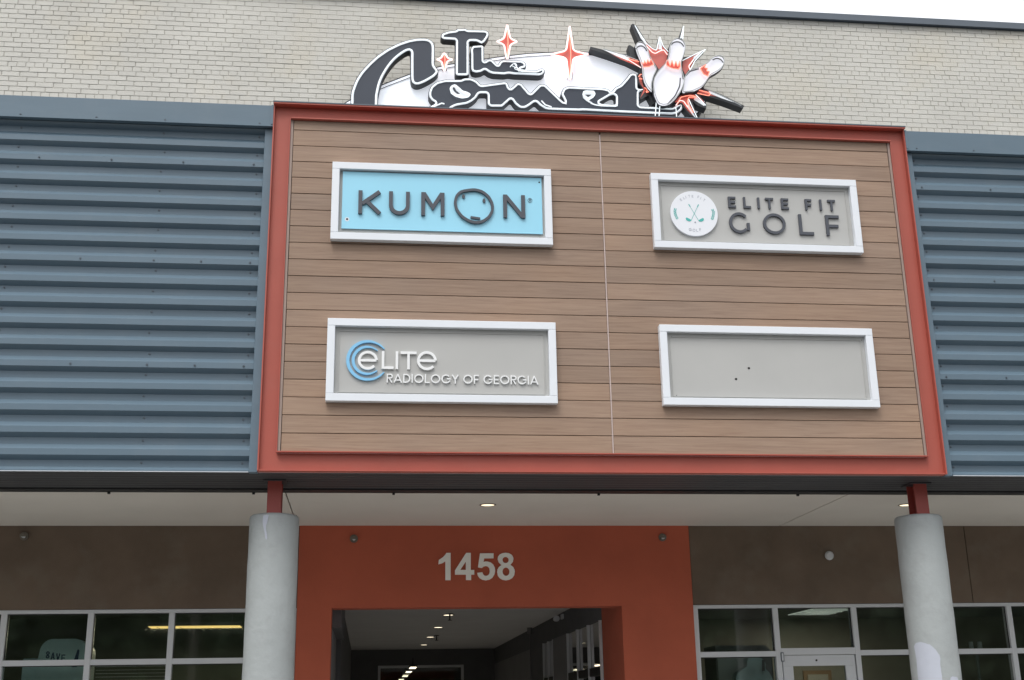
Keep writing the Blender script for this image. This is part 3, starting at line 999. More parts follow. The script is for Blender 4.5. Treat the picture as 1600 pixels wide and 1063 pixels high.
# lamp, camera and conduit on the passage wall
t = thing('wall_lamp', 'small pale lamp on the dark band of the right passage wall', 'lamp', (OX1, 7.25, 2.94))
MB().box(OX1 - 0.03, OX1 - 0.001, 7.15, 7.3, 2.90, 2.97).build('bracket', M['alu'], t, bevel=0.004)
MB().cyl((OX1 - 0.11, 7.15, 2.905), 0.045, 0.16, axis='y', n=14, r2=0.03).build('lamp_head', M['alu'], t)
t = thing('conduit_box', 'small cylinder with a thin conduit down the passage wall', 'conduit', (OX1, 10.5, 2.95))
MB().cyl((OX1 - 0.07, 10.44, 2.90), 0.045, 0.10, n=14).build('junction_box', M['passage'], t)
MB().cyl((OX1 - 0.07, 10.44, 0.5), 0.011, 2.39, n=8).build('conduit', M['passage'], t)

# ------------------------------------------------------------------ house number
num = thing('house_number', 'pale grey raised number 1458 on the rust red wall', 'house number', (1.2, yr, 3.03))
NS = 10.6667


def nz(pts): return xz([(670 + x / NS, 850 + y / NS) for x, y in pts], yr - 0.02)


d1 = [(160, 340), (168, 268), (235, 222), (270, 185), (293, 150), (364, 150), (364, 604), (276, 604), (276, 290), (225, 322)]
d4 = [(437, 440), (622, 150), (700, 150), (700, 434), (758, 434), (758, 512), (706, 512), (706, 602), (620, 602), (620, 512), (437, 512)]
d4h = [(524, 434), (618, 434), (618, 296)]
d5 = [(855, 157), (1080, 157), (1080, 240), (925, 240), (912, 302), (935, 294), (975, 294), (1030, 308), (1075, 345), (1100, 395), (1106, 445), (1095, 510), (1062, 563), (1015, 595), (955, 608), (895, 597), (845, 567), (818, 525), (808, 482), (893, 472), (905, 505), (928, 528), (957, 534), (990, 522), (1012, 490), (1018, 450), (1010, 405), (988, 378), (955, 368), (918, 376), (886, 402), (820, 390)]
d8 = [(1282, 147), (1335, 155), (1380, 180), (1405, 215), (1412, 252), (1402, 300), (1360, 350), (1408, 385), (1430, 430), (1434, 465), (1424, 525), (1392, 570), (1345, 597), (1288, 608), (1230, 598), (1182, 570), (1150, 525), (1140, 465), (1146, 425), (1168, 385), (1212, 352), (1165, 305), (1148, 252), (1156, 210), (1180, 178), (1225, 155)]
h81 = [(1281 + 52 * math.cos(a * PI / 9), 268 + 52 * math.sin(a * PI / 9)) for a in range(18)]
h82 = [(1288 + 59 * math.cos(a * PI / 9), 463 + 70 * math.sin(a * PI / 9)) for a in range(18)]
for dd, hh in ((d1, []), (d4, [d4h]), (d5, []), (d8, [h81, h82])):
    MB().prism(nz(dd), yr - 0.02, yr - 0.001, [nz(h) for h in hh]).build('digit', M['number'], num)


# ------------------------------------------------------------------ shop windows
def storefront(name, label, x0, x1, mull, base_h, door=None):
    t = thing(name, label, 'shop window', ((x0 + x1) / 2, S, 0))
    zt = 2.740
    rz0, rz1 = 2.168, 2.226
    yf, yb = S + 0.02, S + 0.13
    w = 0.03
    box('head_rail', M['alu'], t, x0, x1, yf, yb, zt - 0.038, zt, bevel=0.002)
    ms = sorted(mull)
    for m in ms:
        box('mullion', M['alu'], t, m - w, m + w, yf, yb, 0.0, zt - 0.0385, bevel=0.002)
    for a, b in zip(ms[:-1], ms[1:]):
        xa, xb = a + w + 0.0005, b - w - 0.0005
        isdoor = door is not None and abs(a - door[0]) < 0.01
        box('middle_rail', M['alu'], t, xa, xb, yf + 0.001, yb - .001, rz0 if not isdoor else 2.181, rz1 + (0.03 if isdoor else 0), bevel=0.002)
        # gasket lines then panes
        pz0 = rz1 + (0.03 if isdoor else 0)
        box('pane', M['glass'], t, xa, xb, S + 0.07, S + 0.076, pz0 + 0.0005, zt - 0.039)
        box('gasket', M['black'], t, xa, xa + 0.006, S + 0.055, S + 0.069, pz0 + 0.001, zt - 0.040)
        box('gasket', M['black'], t, xb - 0.006, xb, S + 0.055, S + 0.069, pz0 + 0.001, zt - 0.040)
        box('gasket', M['black'], t, xa + .0065, xb - .0065, S + 0.055, S + 0.069, zt - 0.048, zt - 0.040)
        if not isdoor:
            box('pane', M['glass'], t, xa, xb, S + 0.07, S + 0.076, 0.6, rz0 - 0.0005)
            box('gasket', M['black'], t, xa, xb, S + 0.055, S + 0.069, rz0 - 0.009, rz0 - 0.001)
            box('sill_panel', M['alu'], t, xa, xb, yf, yb, 0.0, 0.599)
        else:
            d = box('door', M['alu'], t, xa + 0.012, xb - 0.012, S + 0.03, S + 0.08, 2.06, 2.176, bevel=0.002)
            st_ = 0.115
            box('door_stile', M['alu'], d, xa + 0.012, xa + 0.012 + st_, S + 0.03, S + 0.08, 0.02, 2.0595)
            box('door_stile', M['alu'], d, xb - 0.012 - st_, xb - 0.012, S + 0.03, S + 0.08, 0.02, 2.0595)
            box('door_pane', M['glass'], d, xa + 0.013 + st_, xb - 0.013 - st_, S + 0.05, S + 0.056, 0.26, 2.0595)
            box('bottom_rail', M['alu'], d, xa + 0.013 + st_, xb - 0.013 - st_, S + 0.03, S + 0.08, 0.02, 0.2595)
            hg = MB().box(xa - 0.012, xa + 0.024, S + 0.006, S + 0.019, 2.11, 2.21)
            hg.build('hinge', M['screw'], d, bevel=0.002)
            hg = MB().box(xa - 0.004, xa + 0.016, S + 0.002, S + 0.0055, 2.12, 2.20)
            hg.build('hinge_cover', M['alu'], d)
            MB().cyl(((xa + xb) / 2 - 0.03, S + 0.024, 2.12), 0.012, 0.0055, axis='y', n=10).build('lock_screw', M['black'], d)
            box('door_handle', M['screw'], d, xb - 0.09, xb - 0.065, S - 0.04, S - 0.02, 0.9, 1.25)
    return t


storefront('storefront_window', 'white framed shop windows left of the entrance with a yellow lit strip behind', -9.4, -0.758,
           [-0.79, -1.185, -2.077, -2.918, -3.805, -4.70, -5.60, -6.5, -7.4, -8.3, -9.3], 0.6)
storefront('storefront_window', 'white framed shop windows and glass door right of the entrance', 3.648, 12.4,
           [3.678, 4.61, 5.54, 6.48, 7.42, 8.36, 9.3, 10.3, 11.3, 12.3], 0.6, door=(4.61, 5.54))

# rooms behind the glass
for nm, x0, x1, wm in (('left', -9.6, OX0 - 0.16, 'roomdark'), ('right', OX1 + 0.71, 12.6, 'roomwarm')):
    yb = 9.5 if nm == 'left' else 8.2
    tag(box('interior_wall', M[wm], None, x0, x1, yb, yb + 0.1, 0, 3.2), kind='structure')
    tag(box('interior_wall', M[wm], None, x0 - 0.1, x0 - .001, S + 0.31, yb, 0, 3.2), kind='structure')
    tag(box('interior_wall', M[wm], None, x1 + .001, x1 + 0.04, S + 0.31, yb, 0, 3.2), kind='structure')
    cz = 2.95 if nm == 'right' else 3.15
    tag(box('interior_ceiling', M['roomdark'] if nm == 'left' else M['passage'], None, x0, x1, S + 0.305, yb, cz, cz + 0.1), kind='structure')
    tag(box('interior_floor', M['passdark'], None, x0, x1, S + 0.305, yb, -0.015, 0.0), kind='structure')
# yellow strip light
p0, p1 = at(235, 978.5, 6.6), at(376, 983, 6.6)
zs = (p0.z + p1.z) / 2
t = thing('strip_light', 'long warm yellow strip light glowing behind the left windows', 'light fixture', ((p0.x + p1.x) / 2, 6.6, zs))
MB().box(p0.x, p1.x, 6.45, 6.75, zs, zs + 0.012).build('diffuser', M['strip'], t)
MB().box(p0.x - 0.02, p1.x + 0.02, 6.44, 6.76, zs + 0.0125, zs + 0.06).build('housing', M['passage'], t)
for fx in (0.09, 0.34):
    xx = p0.x + (p1.x - p0.x) * fx
    MB().box(xx - 0.004, xx + 0.004, 6.448, 6.752, zs - 0.002, zs - 0.0005).build('seam', M['black'], t)
for fx in (0.1, 0.9):
    xx = p0.x + (p1.x - p0.x) * fx
    MB().cyl((xx, 6.6, zs + 0.0605), 0.004, max(0.05, 3.149 - zs - 0.061), n=6).build('hanger', M['passage'], t)
ld = bpy.data.lights.new('strip_light_glow', 'AREA')
ld.shape = 'RECTANGLE'
ld.size, ld.size_y = 1.3, 0.3
ld.energy = 55
ld.color = (1, 0.85, 0.6)
lo = bpy.data.objects.new('strip_light_glow', ld)
C.objects.link(lo)
lo.location = ((p0.x + p1.x) / 2, 6.6, zs - 0.02)
# ceiling panel of the right room
q = atz(1284, 955, 2.949)
t = thing('ceiling_light_panel', 'dim square ceiling light panel seen through the glass above the door', 'light fixture', (q.x, q.y, 2.949))
MB().box(q.x - 0.3, q.x + 0.3, q.y - 0.6, q.y + 0.6, 2.938, 2.949).build('diffuser', M['troffer'], t)
for k in range(5):
    yy = q.y - 0.6 + 1.2 * (k + 0.5) / 5
    MB().box(q.x - 0.3, q.x + 0.3, yy - 0.01, yy + 0.01, 2.930, 2.9375).build('louvre', M['alu'], t)
# dim interior light of the right room comes from that panel
ld = bpy.data.lights.new('panel_light', 'AREA')
ld.energy = 18
ld.size = 0.5
ld.color = (1, 0.92, 0.80)
lo = bpy.data.objects.new('panel_light', ld)
C.objects.link(lo)
lo.location = (q.x, q.y, 2.92)
# solid box added in place of a truck reflected in the left window
bx0, bx1, by = -3.62, -3.02, S + 0.5
truck_shape = thing('reflected_truck', 'pale blue round topped shape with dark blue stripe and letters, standing in for a reflected truck in the left window', 'reflected shape', ((bx0 + bx1) / 2, by, 0))
pro = [(bx0 + 0.07, 0.0), (bx1, 0.0), (bx1, 2.30)] + arc(bx1 - 0.16, 2.32, 0.16, 0.15, 0, 90, 8) + arc(bx0 + 0.22, 2.33, 0.13, 0.14, 90, 180, 8) + [(bx0 + 0.07, 2.2)]
MB().prism(pro, by, by + 0.4).build('box_body', M['paleblue'], truck_shape, bevel=0.004)
MB().box(bx0 - 0.09, bx0 + 0.068, by + 0.05, by + 0.35, 0.0, 2.27).build('side_box', M['paleblue'], truck_shape, bevel=0.01)
MB().box(bx0 - 0.088, bx0 + 0.10, by - 0.006, by - 0.001, 2.20, 2.245).build('blue_stripe', M['deepblue'], truck_shape)
for k, ch in enumerate('8AVE'):
    letter(ch, bx0 + 0.16 + k * 0.055, 2.265 - k * 0.012, 0.04, 0.075, 0.012, by - 0.005, 0.004, M['deepblue'], truck_shape)
MB().prism(rounded([(bx0 + 0.44, 2.17), (bx0 + 0.50, 2.17), (bx0 + 0.51, 2.35), (bx0 + 0.49, 2.36)], 0.01), by - 0.005, by - 0.001).build('blue_mark', M['deepblue'], truck_shape)
# blind in the left lower window
bl = thing('window_blind', 'pale slatted blind behind the lower left window', 'blind', (-2.5, S + 0.22, 2.1))
for k in range(14):
    z = 2.155 - k * 0.035
    MB().box(-2.86, -2.13, S + 0.20, S + 0.225, z, z + 0.004).build('slat', M['passceil'], bl)
MB().box(-2.87, -2.12, S + 0.19, S + 0.235, 2.16, 2.19).build('head_rail', M['passceil'], bl)
# framed picture in the right room, then a block added for a pale reflection
pf = thing('framed_picture', 'wooden framed picture on the wall seen through the glass door', 'picture', (5.75, 7.9, 1.9))
a = at(1255, 1048, 7.9); b = at(1300, 1063, 7.9)
MB().box(a.x, b.x, 7.9, 7.94, a.z - 0.9, a.z).build('frame', M['wood'], pf)
MB().box(a.x + 0.06, b.x - 0.06, 7.885, 7.899, a.z - 0.84, a.z - 0.06).build('picture_sheet', M['roomwarm'], pf)
cb = thing('reflected_block', 'pale white boxy shape standing in for a reflection in the window right of the entrance', 'cabinet', (4.2, 4.4, 0))
a = at(1117, 1009, 4.2); b = at(1200, 1009, 4.2)
MB().prism([(a.x, 0), (b.x + 0.04, 0), (b.x + 0.04, a.z - 0.07), (b.x - 0.04, a.z), (a.x, a.z)], 4.2, 4.7).build('block_body', M['passage'], cb)
MB().box(a.x + 0.02, b.x - 0.12, 4.18, 4.199, 0.1, a.z - 0.10).build('block_front', M['passceil'], cb)
sh = thing('pale_window_shape', 'pale blue shape behind the lower window right of the entrance', 'shape', (4.3, 3.7, 0))  # pale shape of unclear kind, added as a solid
pts = [(1150, 1063), (1152, 1052), (1160, 1046), (1168, 1042), (1167, 1032), (1170, 1028), (1190, 1028), (1196, 1034), (1196, 1046), (1202, 1050), (1208, 1063), (1208, 1160), (1150, 1160)]
MB().prism(rounded(xz(pts, 3.7), 0.03), 3.7, 3.85).build('shape_body', M['paleblue'], sh, bevel=0.01)
MB().prism(xz([(1191, 1031), (1195, 1031), (1195, 1048), (1191, 1049)], 3.69), 3.69, 3.698).build('dark_mark', M['passdark'], sh)
# two-shade lamp added for a ghost reflection in the far right window
lp = thing('reflected_twin_lamp', 'dim lamp with two pale shades standing in for a reflection in the window right of the right column', 'lamp', (7.1, 4.2, 0))
for (xa, xb) in ((1513, 1522.5), (1526.5, 1536)):
    P = at(xa, 1003, 4.2); Q = at(xb, 1021, 4.2)
    MB().cyl(((P.x + Q.x) / 2, 4.2, Q.z), (Q.x - P.x) / 2 * 1.05, P.z - Q.z, n=16, r2=(Q.x - P.x) / 2 * 0.85).build('shade', M['passceil'], lp)
MB().cyl(((at(1524.5, 1010, 4.2)).x, 4.2, 0.0), 0.02, at(1524, 1012, 4.2).z, n=8).build('stem', M['passage'], lp)


# ------------------------------------------------------------------ tenant signs
def sign_box(name, label, x0, x1, z0, z1):
    t = thing(name, label, 'sign', ((x0 + x1) / 2, -0.05, z0))
    w = 0.068
    yf, yb = -0.118, -0.0525
    b = 0.003
    box('frame_rail', M['signwhite'], t, x0, x1, yf, yb, z1 - w, z1, bevel=b)
    box('frame_rail', M['signwhite'], t, x0, x1, yf, yb, z0, z0 + w, bevel=b)
    box('frame_rail', M['signwhite'], t, x0, x0 + w, yf, yb, z0 + w + .0005, z1 - w - .0005, bevel=b)
    box('frame_rail', M['signwhite'], t, x1 - w, x1, yf, yb, z0 + w + .0005, z1 - w - .0005, bevel=b)
    box('sign_panel', M['signgrey'], t, x0 + w + .0005, x1 - w - .0005, -0.066, -0.0525, z0 + w + .0005, z1 - w - .0005)
    # thin moulding line set in from the frame
    i = w + 0.034
    u = 0.005
    yy = (-0.0735, -0.0665)
    box('moulding', M['signgrey'], t, x0 + i, x1 - i, *yy, z1 - i - u, z1 - i)
    box('moulding', M['signgrey'], t, x0 + i, x1 - i, *yy, z0 + i - 0.012, z0 + i - 0.012 + u)
    box('moulding', M['signgrey'], t, x0 + i, x0 + i + u, *yy, z0 + i - 0.012 + u + .0005, z1 - i - u - .0005)
    box('moulding', M['signgrey'], t, x1 - i - u, x1 - i, *yy, z0 + i - 0.012 + u + .0005, z1 - i - u - .0005)
    return t


PF = -0.074
# upper left: light blue
s1 = sign_box('wall_sign', 'light blue sign with charcoal letters and a round face, upper left in white frame', -0.393, 1.657, 5.757, 6.528)
box('blue_panel', M['signblue'], s1, -0.296, 1.568, -0.084, -0.0738, 5.876, 6.447)
L1 = -0.084
dy = L1 - 0.022
zb = 6.020; hh = 0.232; tt = 0.0355
dep = 0.0215
letter('K', -0.147, zb, 0.208, hh, tt, dy, dep, M['letter'], s1)
letter('U', 0.134, zb, 0.192, hh, tt, dy, dep, M['letter'], s1)
letter('M', 0.432, zb + .002, 0.216, hh, tt, dy, dep, M['letter'], s1)
letter('N', 1.198, zb + .004, 0.206, hh, tt, dy, dep, M['letter'], s1)
ring = [(945, 228), (975, 240), (1020, 236), (1070, 250), (1112, 285), (1134, 330), (1137, 370), (1115, 415), (1075, 445), (1030, 455), (985, 445), (935, 415), (900, 370), (888, 325), (897, 280), (925, 250), (960, 236)]
ring = rounded(xz([(500 + x / 4.2105, 240 + y / 4.2105) for x, y in ring[1:-1]], dy), 0.03, 4)
MB().ribbon(ring, 0.0255, dy, dy + dep, True).build('face_ring', M['letter'], s1)
for (x, y, rx, rz) in ((945, 279, 0.0135, 0.021), (1080, 307, 0.0135, 0.021)):
    c = at(500 + x / 4.2105, 240 + y / 4.2105, dy)
    MB().prism(arc(c.x, c.z, rx, rz, 0, 360, 16)[:-1], dy + 0.008, dy + dep).build('face_eye', M['letter'], s1)
c0 = at(500 + 995 / 4.2105, 240 + 416 / 4.2105, dy); c1 = at(500 + 1051 / 4.2105, 240 + 424 / 4.2105, dy)
MB().prism(rounded([(c0.x - .006, c0.z + .011), (c0.x - .006, c0.z - .011), (c1.x + .006, c1.z - .013), (c1.x + .006, c1.z + .009)], 0.01), dy + 0.008, dy + dep).build('face_mouth', M['letter'], s1)
c = at(500 + 1383 / 4.2105, 240 + 303 / 4.2105, dy)
b = MB().ribbon(arc(c.x, c.z, 0.020, 0.021, 0, 360, 20)[:-1], 0.0026, dy + 0.018, dy + dep, True)
for k, (pts, cl) in enumerate(glyph('R', 0.6, 0.14)):
    b.ribbon([(c.x - 0.007 + p[0] * 0.024, c.z - 0.012 + p[1] * 0.024) for p in pts], 0.0026, dy + 0.018 + k * .0005, dy + dep, bool(cl))
b.build('registered_mark', M['letter'], s1)
for (px, py, r) in ((542.3, 342.6, 0.010), (842.5, 285.2, 0.008)):
    p = at(px, py, L1)
    MB().cyl((p.x, L1 - 0.0015, p.z), r, 0.001, axis='y', n=14).build('screw_hole', M['hole'], s1)
p = at(542.3, 342.8, L1)
MB().cyl((p.x, L1 - 0.0008, p.z), 0.020, 0.0005, axis='y', n=18).build('white_washer', M['signwhite'], s1)

# upper right: golf
s2 = sign_box('wall_sign', 'grey sign with round white golf club emblem and charcoal letters, upper right in white frame', 2.622, 4.668, 5.762, 6.526)
PY = -0.066
dl = PY - 0.020
for ch, x, w in (('E', 3.378, 0.074), ('L', 3.528, 0.072), ('I', 3.668, 0.02), ('T', 3.747, 0.080), ('E', 3.904, 0.074), ('F', 4.144, 0.066), ('I', 4.290, 0.02), ('T', 4.372, 0.076)):
    letter(ch, x, 6.207, w, 0.113, 0.0205, dl, 0.0195, M['letter'], s2)
letter('G', 3.373, 5.945, 0.200, 0.213, 0.027, dl, 0.0195, M['letter'], s2)
letter('O', 3.707, 5.945, 0.223, 0.213, 0.027, dl, 0.0195, M['letter'], s2)
letter('L', 4.064, 5.947, 0.142, 0.211, 0.029, dl, 0.0195, M['letter'], s2)
letter('F', 4.333, 5.947, 0.136, 0.211, 0.029, dl, 0.0195, M['letter'], s2)
DX, DZ, DR = 3.031, 6.130, 0.231
dsc = MB().cyl((DX, PY - 0.024, DZ), DR, 0.0235, axis='y', n=72).build('round_emblem', M['disc'], s2)
py_ = PY - 0.0253


def D(u, v):   # emblem crop pixels to sign
    p = at(1040 + u / 11.81, 290 + v / 11.81, py_)
    return (p.x, p.z)


for pts in (([425, 345], [610, 650]), ([607, 350], [470, 650])):
    MB().ribbon([D(*pts[0]), D(*pts[1])], 0.0042, py_, py_ + 0.001).build('club_shaft', M['teal'], dsc)
    q0, q1 = Vector(D(*pts[0])), Vector(D(*pts[1]))
    MB().ribbon([q0, q0 + (q1 - q0) * 0.16], 0.009, py_ - 0.0006, py_ - 0.0001).build('club_grip', M['teal'], dsc)
for pts in ([(372, 600), (390, 590), (430, 610), (475, 635), (470, 660), (430, 662), (390, 645), (372, 620)],
            [(610, 645), (640, 620), (690, 598), (706, 610), (705, 640), (685, 660), (640, 668), (615, 665)]):
    MB().prism(rounded([D(*p) for p in pts], 0.008), py_ - 0.001, py_ + 0.0008).build('club_head', M['teal'], dsc)
p = D(546, 680)
MB().cyl((p[0], py_ - 0.0005, p[1]), 0.008, 0.001, axis='y', n=12).build('golf_ball', M['greyprint'], dsc)
for sgn, c in ((-1, [(178, 440), (172, 480), (178, 520), (190, 560), (210, 600), (235, 632)]), (1, [(868, 455), (885, 490), (882, 530), (875, 570), (862, 610), (845, 650)])):
    b = MB()
    P = [Vector(D(*p)) for p in c]
    for i in range(len(P) - 1):
        for f in (0.0, 0.5):
            q = P[i].lerp(P[i + 1], f)
            d = (P[i + 1] - P[i]).normalized()
            n_ = Vector((-d.y, d.x))
            for s_ in (-1, 1):
                a0 = q + n_ * (0.002 * s_)
                a1 = q + n_ * (0.012 * s_) - d * 0.010
                b.ribbon([a0, a1], 0.006, py_, py_ + 0.001)
    b.build('laurel_sprig', M['teal'], dsc)
for ch, u, v, rot in (('E', 285, 262, 32), ('L', 340, 230, 22), ('I', 385, 212, 14), ('T', 435, 198, 7), ('E', 498, 200, -2), ('F', 605, 213, -14), ('I', 658, 240, -24), ('T', 712, 270, -32)):
    c = Vector(D(u, v))
    b = MB()
    ca, sa = math.cos(math.radians(rot)), math.sin(math.radians(rot))
    for k, (pts, cl) in enumerate(glyph(ch, 0.6 if ch != 'I' else .14, 0.14)):
        q = [((p[0] - 0.3) * 0.026, (p[1] - 0.5) * 0.026) for p in pts]
        b.ribbon([(c.x + a * ca - z * sa, c.y + a * sa + z * ca) for a, z in q], 0.0032, py_ + 0.0003 * k, py_ + 0.0012, bool(cl))
    b.build('small_letter', M['greyprint'], dsc)
for ch, u, v, rot in (('G', 452, 812, -10), ('O', 522, 825, -2), ('L', 590, 828, 5), ('F', 645, 815, 12)):
    c = Vector(D(u, v))
    b = MB()
    ca, sa = math.cos(math.radians(rot)), math.sin(math.radians(rot))
    for k, (pts, cl) in enumerate(glyph(ch, 0.9 if ch in 'GO' else .6, 0.11)):
        q = [((p[0] - 0.4) * 0.028, (p[1] - 0.5) * 0.028) for p in pts]
        b.ribbon([(c.x + a * ca - z * sa, c.y + a * sa + z * ca) for a, z in q], 0.0032, py_ + 0.0003 * k, py_ + 0.0012, bool(cl))
    b.build('small_letter', M['greyprint'], dsc)

# lower left: white lettering with blue rings
s3 = sign_box('wall_sign', 'grey sign with white letters and sky blue rings, lower left in white frame', -0.394, 1.658, 4.238, 4.998)
dl = PY - 0.022
zr = 1.6


def crescent(cx, cz, R0, tmax, a0, a1, n=44):
    o_, i_ = [], []
    for k in range(n + 1):
        f = k / n
        a = math.radians(a0 + (a1 - a0) * f)
        t = tmax * (0.30 + 0.70 * math.sin(PI * f) ** 0.8)
        o_.append((cx + R0 * math.cos(a), cz + R0 * math.sin(a)))
        i_.append((cx + (R0 - t) * math.cos(a), cz + (R0 - t) * math.sin(a)))
    m = MB()
    for a, b in zip(o_, i_):
        m.v += [(a[0], dl, a[1]), (b[0], dl, b[1]), (a[0], dl + .0215, a[1]), (b[0], dl + .0215, b[1])]
    for k in range(n):
        a, b = 4 * k, 4 * k + 4
        m.f += [(a, b, b + 1, a + 1), (a + 2, a + 3, b + 3, b + 2), (a, a + 2, b + 2, b), (a + 1, b + 1, b + 3, a + 3)]
    m.f += [(0, 1, 3, 2), (4 * n, 4 * n + 2, 4 * n + 3, 4 * n + 1)]
    return m


crescent(-0.036, 4.620, 0.187, 0.029, 36, 324).build('blue_ring', M['bletter'], s3)
crescent(-0.041, 4.620, 0.134, 0.026, 45, 315).build('blue_ring', M['bletter'], s3)
letter('e', -0.121, 4.533, 0.176, 0.174, 0.023, dl, 0.0215, M['wletter'], s3)
letter('L', 0.090, 4.543, 0.106, 0.164, 0.023, dl, 0.0215, M['wletter'], s3)
letter('I', 0.213, 4.543, 0.023, 0.164, 0.023, dl, 0.0215, M['wletter'], s3)
letter('T', 0.256, 4.543, 0.143, 0.164, 0.023, dl, 0.0215, M['wletter'], s3)
letter('e', 0.403, 4.537, 0.176, 0.176, 0.023, dl, 0.0215, M['wletter'], s3)
words = 'RADIOLOGY OF GEORGIA'
W = {'R': .55, 'A': .78, 'D': .68, 'I': .12, 'O': .90, 'L': .46, 'G': .88, 'Y': .66, 'F': .48, 'E': .50}
gap = {'AD': .10}
tot = 0
for ch in words: tot += (0.34 if ch == ' ' else W[ch] + 0.14)
tot -= 0.14
sc_ = (1.490 - 0.137) / tot
x = 0.137
for ch in words:
    if ch == ' ':
        x += 0.34 * sc_
        continue
    letter(ch, x, 4.4195, W[ch] * sc_, 0.080, 0.0098, dl + 0.004, 0.0175, M['wletter'], s3)
    x += (W[ch] + 0.14) * sc_

# lower right: blank
s4 = sign_box('wall_sign', 'blank grey sign with two small dark holes, lower right in white frame', 2.623, 4.663, 4.238, 5.0)
for px, py in ((1170, 575.5), (1150, 592.5)):
    p = at(px, py, PY)
    MB().prism(rounded([(p.x - 0.013, p.z + 0.004), (p.x + 0.002, p.z + 0.011), (p.x + 0.013, p.z + 0.002), (p.x + 0.006, p.z - 0.010), (p.x - 0.006, p.z - 0.009)], 0.005), PY - 0.003, PY - 0.0005).build('bullet_hole', M['hole'], s4)
for (x, z) in ((2.745, 4.90), (4.57, 4.90), (2.76, 4.34), (4.56, 4.34)):
    MB().cyl((x, PY - 0.0015, z), 0.004, 0.001, axis='y', n=8).build('rivet', M['hole'], s4)

# ------------------------------------------------------------------ neon sign on the brick wall
YB = 2.78          # cabinet face
YL = YB - 0.115    # letter faces
neon = thing('neon_sign', 'large neon bowling sign with dark script letters, red stars and white pins', 'neon sign', (1.9, S, 8.2))
ell = [(-0.56, 8.48), (-0.443, 8.656), (-0.315, 8.752), (-0.12, 8.87), (0.105, 8.994), (0.392, 9.132), (0.64, 9.22), (0.873, 9.292), (1.10, 9.347), (1.339, 9.396), (1.61, 9.455), (1.88, 9.50), (2.157, 9.53), (2.40, 9.552),
       (2.646, 9.56), (2.912, 9.562), (3.191, 9.548), (3.42, 9.505), (3.65, 9.43), (3.86, 9.31), (4.02, 9.17), (4.11, 9.04), (4.131, 8.935), (4.09, 8.82), (3.985, 8.729), (3.75, 8.57), (3.0, 8.33), (2.0, 8.2), (1.0, 8.16), (0.0, 8.22), (-0.45, 8.32)]
cab = MB().prism(ell, YB, S - 0.05).build('cabinet', M['side'], neon)
inn = offset(ell, 0.016)
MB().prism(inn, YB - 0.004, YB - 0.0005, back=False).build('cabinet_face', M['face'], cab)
i2 = offset(ell, 0.055)
MB().tube([(p[0], YB - 0.012, p[1]) for p in i2[3:26]], 0.0045, 5).build('face_edge_line', M['side'], cab)
for x in (0.3, 1.6, 2.9):
    box('wall_bracket', M['side'], neon, x - 0.03, x + 0.03, S - 0.0495, S - 0.003, 8.3, 8.9)


def pan(name, pts, r, bandw=4.0, holes=(), yf=YL, depth=0.112, band_mat='band', face='navy', tube='tube', edge=1.3, tube_in=3.6):
    """a pan-channel letter: dark pan, navy face, white border, neon tube"""
    px = rounded(pts, r, 4)
    outer = xz(px, yf)
    hl = [xz(rounded(h, 1.5, 3), yf) for h in holes]
    o = MB().prism(outer, yf, yf + depth, hl).build(name, M['side'], neon)
    k = 1 / 140.0        # metres per photo pixel here
    MB().prism(offset(outer, 0.0015), yf - 0.0022, yf - 0.0004, [offset(h, -0.0015) for h in hl], back=False).build('letter_face', M[face], o)
    loops = [(outer, 1)] + [(h, -1) for h in hl]
    bm_ = MB()
    tm = MB()
    for lp_, sg in loops:
        a = offset(lp_, edge * k * sg)
        b = offset(lp_, (edge + bandw) * k * sg)
        q = len(bm_.v)
        m = len(a)
        for i in range(m):
            bm_.v += [(a[i][0], yf - 0.005, a[i][1]), (b[i][0], yf - 0.005, b[i][1])]
        for i in range(m):
            j = (i + 1) % m
            bm_.f.append((q + 2 * i, q + 2 * i + 1, q + 2 * j + 1, q + 2 * j))
        c = offset(lp_, tube_in * k * sg)
        tm.tube([(p[0], yf - 0.018, p[1]) for p in c], 0.0048, 6, True)
    bm_.build('white_border', M[band_mat], o)
    tm.build('neon_tube', M[tube], o, smooth=True)
    return o


Cpts = [(547, 186), (547.3, 167), (547.8, 146), (551, 136), (556, 124), (564, 112), (575, 100), (588, 88), (604, 77), (622, 68), (638, 62.5), (652, 60), (666, 60), (674, 63), (678.5, 69), (679.5, 76), (679, 103),
        (684, 108), (685.7, 113), (683, 117.5), (678, 122), (666, 129), (655, 133.7), (648, 133.7), (643, 130), (641.3, 124), (641.2, 90), (641.3, 79.5), (634, 82), (626, 87.5), (617, 95), (609, 105), (602, 116), (597, 126), (594, 135), (592, 145), (591, 150), (590.5, 167), (590, 186)]
Tpts = [(688.4, 57), (690.1, 52.5), (700.2, 48.9), (712.6, 47.4), (713.7, 45.2), (727.2, 44.8), (730.6, 46.9), (758.7, 47.4), (763.2, 50.2), (764.8, 54.5), (763.2, 59.2), (757.6, 67.1), (752, 70), (747.5, 67.5), (744, 65.8), (733.4, 65.8), (733.4, 117.7),
        (729.5, 119.4), (713.7, 119.4), (710.9, 116.6), (711.3, 63.7), (692.4, 62.6), (689, 59.8)]
